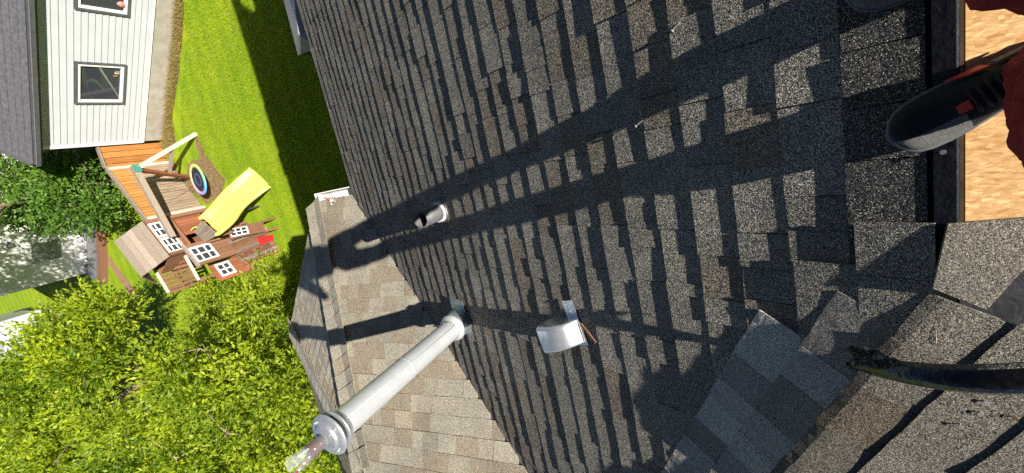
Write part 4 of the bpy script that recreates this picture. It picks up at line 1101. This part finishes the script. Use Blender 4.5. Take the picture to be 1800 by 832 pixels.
vwall(0, LA, -.9, .1, 1.75, 9, M_WBROWN)
b = MB(); b.slab([Q(0,-.9,.42), Q(0,.0,.42), Q(LA,.0,.42), Q(LA,-.9,.42)], .03); pl(b, 'floor', M_WBROWN)
for a_ in (0, LA):
    b = MB(); b.bar(Q(a_,.03,0), Q(a_,.03,1.79), .09, .09, bv); pl(b, 'post', M_WBROWN)
    for k in range(5):
        b = MB(); y0, y1 = -.9+.18*k, -.9+.18*(k+1)-.006; 
        b.hexa([Q(a_-.01,y0,.1), Q(a_+.01,y0,.1), Q(a_+.01,y1,.1), Q(a_-.01,y1,.1), Q(a_-.01,y0,1.78), Q(a_+.01,y0,1.78), Q(a_+.01,y1,1.78), Q(a_-.01,y1,1.78)]); pl(b, 'side_board', M_WBROWN)
for k in range(2):                          # yellow grab handles by the opening
    b = MB(); c_ = Q(.55+.32*k, .05, .95-.12*k); b.tube([c_, c_+bv*.10+Vector((0,0,-.03)), c_+bv*.11+Vector((0,0,-.2)), c_+Vector((0,0,-.24))], .016, 8); pl(b, 'grab_handle', M_YEL)
# slide platform
tp4 = [G(354,388,1.0), G(384,414,1.0), G(360,426,1.0), G(341,408,1.0)]
for k in range(6):
    f0, f1 = k/6, (k+1)/6-.012
    b = MB(); b.slab([tp4[0].lerp(tp4[1],f0), tp4[0].lerp(tp4[1],f1), tp4[3].lerp(tp4[2],f1), tp4[3].lerp(tp4[2],f0)], -.03); pl(b, 'platform_board', M_WGREY)
for q in tp4:
    b = MB(); b.bar((q.x,q.y,0), (q.x,q.y,.97), .08,.08); pl(b, 'post', M_WBROWN)
# second front wall, closer to us, with the tall window
B2 = .10
def onW(x, y, boff): q = onplane(x, y, O_+bv*boff, bv)-O_; return q.dot(av), q.z
a0, zt_ = onW(326,436,B2); a1, z2_ = onW(346,467,B2)
vwall(a0, a1, B2, .05, zt_-.02, 4, M_WBROWN)
for a_ in (a0, a1):
    b = MB(); b.bar(Q(a_,B2+.03,0), Q(a_,B2+.03,zt_+.02), .09, .06, bv); pl(b, 'post', M_WBROWN)
wa0, wz1 = onW(332,442,B2); wa1, _ = onW(344,462,B2); _, wz0 = onW(371,432,B2)
pwin(a0+.05, a1-.05, B2+.004, wz0, wz1, 2, 3)
b = MB(); b.bar(Q(a0-.08,B2+.03,zt_+.04), Q(a1+.08,B2+.03,zt_+.04), .11, .05); pl(b, 'rail', M_WGREY)
# slatted porch roof on the far side
pA_, pB_, pC_, pD_ = G(268,463,1.62), G(328,449,1.30), G(352,492,1.30), G(299,514,1.62)
for k in range(7):
    f0, f1 = k/7, k/7+.105
    b = MB(); b.slab([pA_.lerp(pD_,f0), pB_.lerp(pC_,f0), pB_.lerp(pC_,f1), pA_.lerp(pD_,f1)], .025); pl(b, 'porch_slat', M_WBROWN)
for p_, q_ in ((pA_,pD_),(pB_,pC_)):
    b = MB(); b.bar(p_+Vector((0,0,.04)), q_+Vector((0,0,.04)), .07,.06); pl(b, 'porch_rail', M_WPALE)
for p_ in (pA_,pB_,pC_,pD_):
    b = MB(); b.bar((p_.x,p_.y,0), p_, .08,.08); pl(b, 'post', M_WBROWN)
vw0, vz = onW(350,470,-.02)
vwall(a1+.06, a1+.62, -.02, .05, 1.15, 5, M_WRED); pwin(a1+.10, a1+.52, -.016, .62, 1.02, 2, 2)
# low deck in front and the loose panels on it
dk = empty('timber_deck', G(420,440)); tag(dk, 'low reddish timber deck in front of the playhouse', 'deck')
dp = [G(402,425,.18), G(468,400,.18), G(492,442,.18), G(420,470,.18)]
for k in range(8):
    f0, f1 = k/8, (k+1)/8-.012
    b = MB(); b.slab([dp[0].lerp(dp[3],f0), dp[0].lerp(dp[3],f1), dp[1].lerp(dp[2],f1), dp[1].lerp(dp[2],f0)], -.14); shift(b.build('deck_board', M_WBROWN if k % 3 else M_WGREY, dk), dk)
lp_ = empty('window_panel', G(430,408)); tag(lp_, 'loose brown board panel with a six pane white window beside the slide', 'panel')
pq = [G(398,400,.62), G(460,390,.42), G(466,407,.42), G(405,421,.62)]
b = MB(); b.slab(pq, -.03); shift(b.build('board', M_WBROWN, lp_), lp_)
def bil(f, g_): return pq[0].lerp(pq[1],f).lerp(pq[3].lerp(pq[2],f),g_)
nrm = (pq[1]-pq[0]).cross(pq[3]-pq[0]).normalized(); nrm = nrm if nrm.z > 0 else -nrm
b = MB(); b.slab([bil(.08,.15)+nrm*.035, bil(.60,.15)+nrm*.035, bil(.60,.85)+nrm*.035, bil(.08,.85)+nrm*.035], -.004); shift(b.build('window_frame', M_WHITE, lp_), lp_)
for i in range(3):
    for j in range(2):
        f, g_ = .12+.16*i, .22+.30*j
        b = MB(); b.quad(bil(f,g_)+nrm*.042, bil(f+.12,g_)+nrm*.042, bil(f+.12,g_+.22)+nrm*.042, bil(f,g_+.22)+nrm*.042); shift(b.build('pane', M_PANE, lp_), lp_)
for q in (pq[0], pq[1], pq[2], pq[3]):
    b = MB(); b.bar((q.x,q.y,0), q, .05,.05); shift(b.build('leg', M_WBROWN, lp_), lp_)
b = MB(); oq = [G(411,426,.30), G(452,414,.30), G(458,430,.30), G(420,444,.30)]; b.slab(oq, -.1); tag(b.build('sand_box_lid', M_WORANGE, None), 'flat orange wooden lid lying on the timber deck', 'lid')
b = MB(); oq = [G(451,418,.34), G(473,414,.34), G(475,424,.34), G(456,432,.34)]; b.slab(oq, -.12); tag(b.build('toy_box', M_RED, None, bevel=.015), 'bright red plastic toy box on the timber deck', 'toy box')
for k, (x, y) in enumerate(((478,428),(462,434),(448,441),(480,444),(428,448),(447,453),(440,446),(415,456))):
    q = G(x, y, .2); b = MB(); r_ = .07+.02*(k%3); b.lathe([(.0,.0),(r_,.0),(r_*1.05,.03),(r_*.7,.055),(.0,.06)], q, 9)
    tag(b.build('painted_stone', M_STONE if k % 3 else M_PINK, None, True), 'pink painted stone on the edge of the timber deck' if k % 3 == 0 else 'pale stone set along the edge of the timber deck', 'stone', 'painted stones along the deck')

# ------------------------------------------------------------------ ribbed shed wall and strip in the back
SA = G(161,330); SB_ = G(168,476); SA.z = SB_.z = 0
sdv = (SB_-SA).normalized(); SA = SA - sdv*5; SLn = (SB_-SA).length; sn = Vector((sdv.y,-sdv.x,0)); sn = sn if sn.dot(CAM-SA) > 0 else -sn
sh = empty('ribbed_shed', SB_); tag(sh, 'white ribbed metal shed in dappled tree shade behind the fence', 'shed')
def S_(u, z, o=0.): return SA + sdv*u + sn*o + Vector((0,0,z))
b = MB(); b.hexa([S_(0,.12,0), S_(0,.12,-5), S_(SLn,.12,-5), S_(SLn,.12,0), S_(0,3.3,0), S_(0,3.3,-5), S_(SLn,3.3,-5), S_(SLn,3.3,0)]); shift(b.build('wall', M_WHITE, sh), sh)
u_ = .1
while u_ < SLn:
    b = MB(); b.hexa([S_(u_-.03,.12,0), S_(u_+.03,.12,0), S_(u_+.015,.12,.025), S_(u_-.015,.12,.025), S_(u_-.03,3.3,0), S_(u_+.03,3.3,0), S_(u_+.015,3.3,.025), S_(u_-.015,3.3,.025)]); shift(b.build('rib', M_WHITE, sh), sh); u_ += .21
b = MB(); b.slab([S_(-.3,3.2,.4), S_(SLn+.3,3.2,.4), S_(SLn+.3,4.2,-2.5), S_(-.3,4.2,-2.5)], .05); shift(b.build('roof', M_ROOFN, sh), sh)
b = MB(); b.slab([S_(0,0,.03), S_(SLn,0,.03), S_(SLn,.14,.03), S_(0,.14,.03)], .1); shift(b.build('foundation', M_CONC, sh), sh)
b = MB(); b.slab([S_(SLn-1.9,1.0,.032), S_(SLn-1.1,1.0,.032), S_(SLn-1.1,1.75,.032), S_(SLn-1.9,1.75,.032)], .02); shift(b.build('hatch', M_GUT, sh), sh)
b = MB(); b.lathe([(.0,0),(.10,.0),(.10,.1),(.0,.12)], S_(SLn-2.1,2.2,.03), 14); shift(b.build('wall_vent', M_FASCIA, sh), sh)
kb = empty('timber_edging', G(174,400)); tag(kb, 'grey and brown timber edging along the foot of the ribbed shed', 'edging')
b = MB(); b.bar(S_(0,.15,.35), S_(SLn,.15,.35), .5,.3); shift(b.build('grey_timber', M_GUT, kb), kb)
b = MB(); b.bar(S_(0,.12,.75), S_(SLn,.12,.75), .2,.24); shift(b.build('brown_timber', M_WBROWN, kb), kb)
wv = empty('white_trailer', G(95,560)); tag(wv, 'white boxy trailer half hidden behind the bright tree', 'trailer')
q0 = G(95,545); b = MB(); b.box(q0.x, q0.y-.2, .35, q0.x+3.5, q0.y+1.5, 1.9); shift(b.build('body', M_SIDING, wv, bevel=.05), wv)
for x in (.8, 2.6):
    b = MB(); b.tube([(q0.x+x,q0.y-.22,.3),(q0.x+x,q0.y-.05,.3)], .3, 18); shift(b.build('wheel', M_BLACK, wv), wv)

# ------------------------------------------------------------------ trees and shrubs
import numpy as np
def leaves_mesh(name, m, parent, twigs, rng, leaf=(.085,.036), per=7, sp=.05, droop=.25, jitter=.55, tone_of=None):
    """twigs: (N,3) origin, (N,3) outward direction"""
    org, dr = twigs; n = len(org)
    org = np.repeat(org, per, 0); dr = np.repeat(dr, per, 0); k = np.tile(np.arange(per), n)
    dr = dr/np.linalg.norm(dr, axis=1, keepdims=True)
    base = org + dr*(sp*k)[:,None] + rng.normal(0, .012, org.shape)
    d = dr + rng.normal(0, jitter, dr.shape); d[:,2] -= droop*rng.random(len(d)); d /= np.linalg.norm(d, axis=1, keepdims=True)
    r = rng.normal(0,1,d.shape); r[:,2] *= .35; s = np.cross(d, r); s /= np.linalg.norm(s, axis=1, keepdims=True)+1e-9
    nn = np.cross(s, d)
    ll = leaf[0]*rng.uniform(.65,1.25,len(d))[:,None]; lw = leaf[1]*rng.uniform(.7,1.2,len(d))[:,None]
    v0 = base; v1 = base + d*ll*.45 + s*lw*.5 - nn*lw*.12; v2 = base + d*ll; v3 = base + d*ll*.45 - s*lw*.5 - nn*lw*.12
    V = np.stack([v0,v1,v2,v3],1).reshape(-1,3)
    N_ = len(d); i4 = np.arange(N_)*4
    F = np.stack([np.stack([i4,i4+1,i4+2],1), np.stack([i4,i4+2,i4+3],1)],1).reshape(-1)
    me = bpy.data.meshes.new(name); me.vertices.add(len(V)); me.vertices.foreach_set('co', V.astype('f4').ravel())
    me.loops.add(len(F)); me.loops.foreach_set('vertex_index', F.astype('i4'))
    me.polygons.add(N_*2); me.polygons.foreach_set('loop_start', np.arange(0,len(F),3).astype('i4'))
    me.update(calc_edges=True)
    tn = np.clip(rng.normal(.5,.22,N_) if tone_of is None else tone_of(base, rng), 0, 1)
    at = me.attributes.new('tone','FLOAT','FACE'); at.data.foreach_set('value', np.repeat(tn,2).astype('f4'))
    me.materials.append(m); o = bpy.data.objects.new(name, me); col.objects.link(o)
    o.parent = parent; o.matrix_parent_inverse = Matrix.Translation(-parent.location); return o
def inpoly(x, y, P):
    c = False
    for (x0,y0),(x1,y1) in zip(P, P[1:]+P[:1]):
        if (y0 > y) != (y1 > y) and x < (x1-x0)*(y-y0)/(y1-y0)+x0: c = not c
    return c
def pxof(q):
    v = Vector(q)-CAM; w_ = v.dot(FW); return CX+FPX*v.dot(RT)/w_, CY+FPX*v.dot(DN)/w_
def tree(label, base, ells, nclump, ntw, lm, bm, seed, group=None, poly=None, leaf=(.085,.036), cl=(.35,.7), name='leafy_tree', cat='tree', trunk_r=.12, per=7, sp=.05, bare=0, zmin=.3):
    rng = np.random.default_rng(seed); base = Vector(base); e = empty(name, (base.x,base.y,0)); tag(e, label, cat, group)
    cen = []
    tries = 0
    tot = sum(q[3]*q[4]*q[5] for q in ells)
    while len(cen) < nclump and tries < 60000:
        tries += 1; i = rng.choice(len(ells), p=[q[3]*q[4]*q[5]/tot for q in ells]); ex = ells[i]
        v = rng.normal(0,1,3); v /= np.linalg.norm(v); rr = rng.random()**.38
        c = np.array(ex[:3]) + v*rr*np.array(ex[3:6])
        if c[2] < zmin: continue
        if poly is not None and not inpoly(*pxof(c), poly): continue
        cen.append(c)
    cen = np.array(cen); mid = np.mean(cen, 0)
    O, Dd = [], []; tones = []
    for c in cen:
        R_ = rng.uniform(*cl); out = c-mid; out /= np.linalg.norm(out)+1e-6
        n = int(ntw*(R_/cl[1])**2); v = rng.normal(0,1,(n,3)); v /= np.linalg.norm(v,axis=1,keepdims=True)
        v = v + out*.35 + np.array([0,0,.35]); v /= np.linalg.norm(v,axis=1,keepdims=True)
        O.append(c + v*R_*rng.uniform(.25,1.,(n,1))*np.array([1,1,.8])); Dd.append(v+np.array([0,0,.15])); 
    O_list = O; O = np.concatenate(O); Dd = np.concatenate(Dd)
    cm = rng.normal(0,.27,len(cen))
    tw = np.repeat(np.concatenate([np.full(len(o_), cm[i_]) for i_, o_ in enumerate(O_list)]), per)
    def tone_of(bs, rng_):
        nz = np.sin(bs[:,0]*2.3+bs[:,1]*1.7)*.5+np.sin(bs[:,2]*3.1+bs[:,1]*2.9)*.5
        return rng_.normal(.5,.2,len(bs)) + .10*nz + tw
    leaves_mesh('crown', lm, e, (O,Dd), rng, leaf, per, sp, tone_of=tone_of)
    # trunk with limbs to a sample of clumps
    b = MB(); top = Vector(mid)*.6 + Vector((base.x,base.y,mid[2]))*.4
    tr = [Vector((base.x,base.y,0)), Vector((base.x,base.y,0)).lerp(top,.35)+Vector((.06,-.05,0)), Vector((base.x,base.y,0)).lerp(top,.7), top]
    b.tube(tr, [trunk_r*1.15,trunk_r,trunk_r*.75,trunk_r*.5], 10); shift(b.build('trunk', bm, e, True), e)
    b = MB()
    for k, c in enumerate(cen[::3]):
        q0 = tr[1].lerp(tr[3], random.uniform(.0,1.)); c = Vector(c)
        if (c-q0).length > 3.2: continue
        m1 = q0.lerp(c,.5)+Vector((random.uniform(-.2,.2),random.uniform(-.2,.2),random.uniform(0,.25)))
        b.tube([q0,m1,c], [trunk_r*.32,trunk_r*.17,trunk_r*.06], 6, False)
        for _ in range(3):
            t_ = c+Vector((random.gauss(0,.35),random.gauss(0,.35),random.uniform(-.1,.45))); b.tube([c, t_], [trunk_r*.07,.004], 5, False)
    shift(b.build('limbs', bm, e, True), e)
    return e
PA = [(0,520),(60,525),(105,480),(118,425),(140,418),(160,470),(200,485),(215,520),(262,530),(300,505),(345,515),(395,480),(430,445),(480,450),(515,490),(540,640),(700,980),(-100,980),(-100,560)]
PA2 = [(185,495),(240,512),(300,490),(345,496),(400,470),(430,438),(480,442),(512,480),(520,575),(545,640),(720,980),(60,980),(120,600)]
PB = [(-60,470),(40,495),(112,415),(135,408),(165,480),(205,500),(230,560),(190,640),(160,720),(140,980),(-200,980)]
tree('bright yellow green leafy tree growing against the bay roof', (9.6,4.7,0), [(9.6,4.6,3.3,3.3,2.9,2.1),(7.0,4.2,2.6,1.6,1.9,1.5),(11.5,5.6,3.2,2.6,2.4,1.9)], 150, 125, M_LEAFY, M_BARKP, 1, None, PA2, (.105,.046), (.28,.68), trunk_r=.16)
tree('taller yellow green tree with bare brown limb in front of the shed', (15.5,4.4,0), [(15.5,4.2,3.3,2.6,2.5,2.2),(14.4,2.6,3.0,1.3,1.0,1.3),(16.6,5.6,3.6,3.2,2.2,2.0)], 140, 110, M_LEAFY, M_BARK, 2, None, PB, (.12,.052), (.30,.72), trunk_r=.15)
PD = [(-900,-100),(-8,-100),(-8,262),(30,275),(60,300),(100,290),(140,285),(165,295),(196,335),(192,372),(140,380),(70,412),(20,402),(-8,410),(-8,700),(-900,700)]
tree('dense dark green round leaved tree behind the board fence', (18.2,-1.7,0), [(18.0,-1.7,1.5,3.0,1.7,1.3),(16.4,-1.1,1.3,1.1,.9,.9),(20.5,-2.4,1.8,2.5,1.6,1.2),(16.8,-.1,5.4,1.5,1.8,1.4)], 150, 60, M_LEAFG, M_BARK, 3, None, PD, (.10,.07), (.35,.6), trunk_r=.12)  # last ellipsoid is an unseen high crown added to shade the shed wall
PC_ = [(385,468),(410,450),(440,440),(490,446),(512,465),(520,560),(430,560),(380,520)]
tree('low bushy shrub with pale twigs beside the deck', (10.9,2.6,0), [(10.9,2.5,.55,.9,.8,.6)], 60, 55, M_LEAFY, M_BARKP, 5, None, PC_, (.075,.032), (.25,.42), name='garden_shrub', cat='shrub', trunk_r=.05, zmin=.1)
PE_ = [(250,505),(300,500),(360,490),(400,480),(430,520),(380,580),(280,560)]
tree('small leafy shrub growing under the slatted porch', (13.6,2.9,0), [(13.4,2.7,.7,1.0,.7,.7)], 34, 50, M_LEAFY, M_BARKP, 6, None, PE_, (.08,.034), (.25,.45), name='garden_shrub', cat='shrub', trunk_r=.05, zmin=.1)

# ------------------------------------------------------------------ grass blades and dry weeds
rng = np.random.default_rng(11)
def blades(name, m, n, region, hgt, wdt, kindlabel, lean=.5):
    P = []
    x0, x1, y0, y1, poly = region
    while len(P) < n:
        x = rng.uniform(x0,x1); y = rng.uniform(y0,y1)
        if poly is None or inpoly(*pxof((x,y,0)), poly): P.append((x,y))
    P = np.array(P); N_ = len(P); a = rng.uniform(0,2*np.pi,N_); h = hgt*rng.uniform(.5,1.3,N_)
    s = np.stack([np.cos(a),np.sin(a),0*a],1)*wdt*.5; b0 = np.concatenate([P, np.zeros((N_,1))],1)
    tp_ = b0 + np.stack([rng.normal(0,lean,N_)*h, rng.normal(0,lean,N_)*h, h],1)
    V = np.stack([b0-s,b0+s,tp_],1).reshape(-1,3); F = np.arange(N_*3)
    me = bpy.data.meshes.new(name); me.vertices.add(len(V)); me.vertices.foreach_set('co', V.astype('f4').ravel()); me.loops.add(len(F)); me.loops.foreach_set('vertex_index', F.astype('i4'))
    me.polygons.add(N_); me.polygons.foreach_set('loop_start', np.arange(0,len(F),3).astype('i4')); me.update(calc_edges=True)
    at = me.attributes.new('tone','FLOAT','FACE'); at.data.foreach_set('value', np.clip(rng.normal(.5,.25,N_),0,1).astype('f4'))
    me.materials.append(m); o = bpy.data.objects.new(name, me); col.objects.link(o); tag(o, kindlabel, name.replace('_',' ').split()[-1], None, 'stuff'); return o
LAWNP = [(300,-30),(620,-30),(640,500),(500,470),(478,420),(470,330),(440,290),(400,318),(362,270),(345,235),(320,250),(318,180),(328,60)]
blades('lawn_grass', M_BLADE, 55000, (5.5,14.5,-5.6,2.4,LAWNP), .05, .010, 'short mown green grass blades of the lawn')
WEEDP = [(303,-30),(326,-30),(322,60),(312,150),(303,200),(310,255),(290,262),(290,240),(300,130),(308,50)]
blades('dry_weeds', M_WEED, 5000, (10.5,15.5,-6.2,-1.6,WEEDP), .14, .014, 'dry straw coloured weeds along the concrete foundation', .7)
WEEDP2 = [(345,240),(362,270),(398,318),(390,345),(365,360),(330,330),(332,290),(350,275)]
blades('worn_grass', M_WEED, 1800, (11.5,15,-2.6,.6,WEEDP2), .06, .010, 'sparse dry grass on the worn soil under the swing', .7)
